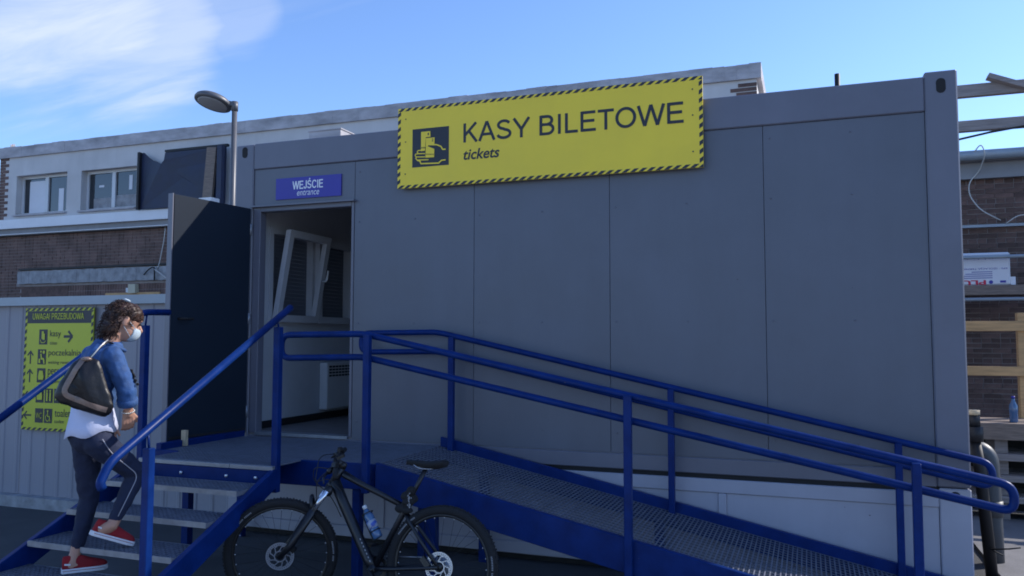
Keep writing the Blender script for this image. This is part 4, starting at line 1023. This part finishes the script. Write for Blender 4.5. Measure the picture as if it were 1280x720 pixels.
# shoes
def shoe(h, t):
    d = (t-h); ln = d.length+.05; d = d.normalized(); s_ = d.cross(Zu).normalized(); u_ = s_.cross(d).normalized(); o = h-d*.022
    prof = [(0, .018, .060), (.02, .030, .075), (.2, .034, .078), (.42, .036, .075), (.62, .041, .055), (.8, .042, .042), (.93, .034, .032), (1, .014, .018)]
    a = MB(); rs = []
    for f, w, z in prof:
        rs.append([o+d*ln*f+s_*w*math.cos(q)*(1 if math.sin(q) < .3 else .82)+u_*(.018+max(0, z*math.sin(q)) if math.sin(q) > 0 else .016) for q in [2*math.pi*i/16 for i in range(16)]])
    a.rings(rs); a.sm = True; so_ = a.build('shoe', m_shoe, pe_)
    b = MB(); rs = []
    for f, w, z in prof: rs.append([o+d*(ln*f+(.004 if f > .5 else -.004))+s_*(w+.004)*i+u_*j for i, j in ((-1, -.006), (1, -.006), (1, .022), (-1, .022))])
    b.rings(rs); b.build('sole', m_sole, so_, bevel=.003)
    c = MB(); rs = []
    for f, w, z in prof[1:-1]: rs.append([o+d*(ln*f)+s_*(w+.0055)*i+u_*j for i, j in ((-1, .010), (1, .010), (1, .0125), (-1, .0125))])
    c.rings(rs); c.build('sole_stripe', m_shoe, so_)
    MB().bar(o+d*.012+s_*.031+u_*.05, o+d*.045+s_*.0345+u_*.047, .004, .009, u_).build('heel_tab', m_sole, so_)
shoe(rheel, rtoe); shoe(lheel, ltoe)
# hair: lumpy mass with curls
hm = MB()
hm.ell(hd+hU*.046-hF*.012, (hF*.108, Hs*.082, hU*.078), 18, 12)
hm.ell(hd-hF*.058-hU*.010, (hF*.056, Hs*.072, hU*.080), 16, 10)
hm.ell(hd-hF*.066-hU*.080, (hF*.048, Hs*.062, hU*.060), 16, 10)
hm.ell(hd-hF*.035-hU*.092, (hF*.040, Hs*.060, hU*.040), 16, 10)
hm.ell(hd-hF*.050+hU*.100, (hF*.040, Hs*.036, hU*.022), 12, 8)
for w in (-1, 1): hm.ell(hd-hF*.050-hU*.055+Hs*.050*w, (hF*.034, Hs*.024, hU*.055), 10, 8)
ha = remesh(hm, 'hair', m_hair, pe_, .008, 2, .008, 30)
cu = MB(); base = ha.data; pv = [(v.co+origin(pe_), v.normal.copy()) for v in base.vertices]
random.seed(3)
for i in range(900):
    p_, n_ = random.choice(pv)
    if (p_-hd).dot(hF) > .045 and (p_-hd).dot(hU) < .06: continue
    dn_ = (-hU*.8-hF*.5+n_*.3+V((random.uniform(-.5, .5), random.uniform(-.5, .5), random.uniform(-.4, .3)))).normalized()
    a_ = dn_.orthogonal().normalized(); b_ = dn_.cross(a_); ph = random.uniform(0, 6); ln = random.uniform(.02, .04); rr = random.uniform(.0025, .005)
    pts = [p_-n_*.004+dn_*ln*t/9+(a_*math.cos(ph+t*1.25)+b_*math.sin(ph+t*1.25))*rr+n_*.009*math.sin(t/9*3) for t in range(10)]
    cu.tube(pts, [.0018]*8+[.0012, .0006], 4)
cu.build('curls', m_hair, ha)
MB().ell(hd+hU*.125-hF*.045+Hs*.03, (hF*.022, Hs*.012, hU*.008), 10, 6).build('hair_clip', m_mask, ha)
# mask over nose and chin, ear loop
mk = MB(); rs = []
cm = hd+hF*.035-hU*.05
for i in range(9):
    t = R(-56+84*i/8)
    rs.append([cm+hF*(.070+.012*math.cos(2*a))*math.cos(t)*math.cos(a)+Hs*.061*math.cos(t)*math.sin(a)+hU*.068*math.sin(t)+hF*.004*noise.noise(V((a*3, t*4, 0))) for a in [R(-62+124*k/14) for k in range(15)]])
b0_ = len(mk.v)
for r_ in rs: mk.v += [tuple(q) for q in r_]
for i in range(8):
    for k in range(14): mk.f.append((i*15+k, i*15+k+1, (i+1)*15+k+1, (i+1)*15+k))
mk.sm = True; mo = mk.build('face_mask', m_mask, pe_); mo.modifiers.new('t', 'SOLIDIFY').thickness = .003
MB().tube(smoothed_tube_path([cm+Hs*.055+hF*.035+hU*.025, hd+Hs*.082-hF*.012+hU*.02, hd+Hs*.08-hF*.022-hU*.02, cm+Hs*.052+hF*.03-hU*.035], .03), .0022, 6).build('ear_loop', m_mask, mo)
for w in (-1, 1):
    MB().ell(hd+hF*.086+Hs*.030*w+hU*.012, (hF*.008, Hs*.014, hU*.008), 10, 8).build('eye', m_gap, pe_)
br = MB(); ax = (rwr-rel).normalized(); a_ = ax.orthogonal().normalized(); b_ = ax.cross(a_); cb_ = rwr+ax*.012
for i in range(20):
    t = 2*math.pi*i/20; br.ell(cb_+a_*.033*math.cos(t)+b_*.033*math.sin(t), (a_*.0052, b_*.0052, ax*.0052), 8, 6)
br.build('bracelet', m_bead, pe_)

# handbag on the right shoulder
hbg = thing('handbag', (1.02, -2.54, 1.29), 'black leather shoulder bag with a bronze band on the person\'s shoulder', 'handbag')
E1, E2, NN = V((.84, .543, 0)), V((0, 0, 1)), V((.543, -.84, 0))
bc = V((1.035, -2.545, 1.465))
def pb(u, v): return ((u-111)/262, -(v-485)/226)
outl = [pb(*q) for q in ((104, 444), (98, 449), (88, 462), (78, 476), (71, 489), (71, 497), (78, 505), (95, 510), (115, 516), (135, 523), (145, 523), (153, 518), (156, 509), (152, 498), (147, 484), (141, 470), (137, 455), (133, 447), (124, 445), (114, 443))]
outl2 = []
for i in range(len(outl)):
    a, b = outl[i], outl[(i+1) % len(outl)]
    outl2 += [a, ((a[0]+b[0])/2, (a[1]+b[1])/2)]
for _ in range(2):
    o2 = []
    for i in range(len(outl2)):
        a, b = outl2[i], outl2[(i+1) % len(outl2)]
        o2 += [(a[0]*.75+b[0]*.25, a[1]*.75+b[1]*.25), (a[0]*.25+b[0]*.75, a[1]*.25+b[1]*.75)]
    outl2 = o2[::2] if _ else o2
outl2 = [(a+.006*noise.noise(V((a*18, b*18, 5))), b+.006*noise.noise(V((a*18, b*18, 9)))) for a, b in outl2]
c0 = pb(113, 487)
def thick(s): return 0.048*math.sqrt(max(0, 1-s*s))*(1)
def foldf(x, z, s): return (.014*math.sin((x*.9+z*.3)*55+2*noise.noise(V((x*9, z*9, 1))))+.008*noise.noise(V((x*22, z*14, 3))))*min(1, 1.6*max(0, 1-s))*(1 if x > c0[0]-.04 else .4)
hb_ = MB(); nO = len(outl2)
for sgn in (1, -1):
    rs = []
    for s in (1, .96, .88, .74, .55, .32, .12):
        rs.append([])
        for (a, b) in outl2:
            x, z = c0[0]+(a-c0[0])*s, c0[1]+(b-c0[1])*s
            fold = foldf(x, z, s)
            rs[-1].append(bc+E1*x+E2*z+NN*sgn*(thick(s)+fold))
    bb = len(hb_.v); hb_.rings(rs, caps=False)
    hb_.f.append(tuple(bb+6*nO+t for t in range(nO)))
hb_.sm = True; hbo = hb_.build('bag_body', m_leath, hbg)
def bagpt(x, z, lift=.006):
    dx, dz = x-c0[0], z-c0[1]; best = 0
    for i in range(nO):
        (ax_, az), (bx, bz) = outl2[i], outl2[(i+1) % nO]
        ax_ -= c0[0]; az -= c0[1]; bx -= c0[0]; bz -= c0[1]; den = dx*(bz-az)-dz*(bx-ax_)
        if abs(den) < 1e-12: continue
        t = (ax_*(bz-az)-az*(bx-ax_))/den; k = (ax_*dz-az*dx)/den
        if t > 0 and -.01 <= k <= 1.01: best = max(best, 1/t)
    return bc+E1*x+E2*z+NN*(thick(min(best, .999))+foldf(x, z, min(best, .999))+lift)
cen = [V(pb(*q)).to_3d() for q in ((111, 447), (101, 462), (92, 478), (88, 487), (91, 493), (105, 499), (122, 505), (138, 511), (148, 514))]
cen = smoothed_tube_path(cen, .02, 5); bm_ = MB(); L0, R0_ = [], []
for i, q in enumerate(cen):
    d = (cen[min(i+1, len(cen)-1)]-cen[max(i-1, 0)]).normalized(); n_ = V((-d.y, d.x, 0))*.016
    L0.append(bagpt(q.x+n_.x, q.y+n_.y)); R0_.append(bagpt(q.x-n_.x, q.y-n_.y))
mid = [bagpt(q.x, q.y, .009) for q in cen]; k = len(cen)
bm_.add(L0+mid+R0_, [(i, i+1, k+i+1, k+i) for i in range(k-1)]+[(k+i, k+i+1, 2*k+i+1, 2*k+i) for i in range(k-1)]); bm_.sm = True
bm_.build('bronze_band', m_bronze, hbg)
MB().ell(bc+E1*pb(116, 446)[0]+E2*pb(116, 446)[1]+NN*.02, (E1*.03, NN*.022, E2*.014), 12, 8).build('clasp', m_bronze, hbg)
s0 = bc+E1*pb(120, 444)[0]+E2*pb(120, 444)[1]+NN*.01
MB().tube(smoothed_tube_path([s0, rsh+V((-.02, -.07, .055)), rsh+V((-.03, -.01, .085)), rsh+V((-.06, .06, .07)), rsh+V((-.08, .11, 0))], .04), .010, 10, flat=.5).build('strap', m_leath, hbg)
MB().tube(smoothed_tube_path([s0+NN*.012+E1*.01, rsh+V((-.012, -.078, .06)), rsh+V((-.02, -.02, .096))], .04), .004, 8).build('strap_trim', m_bead, hbg)
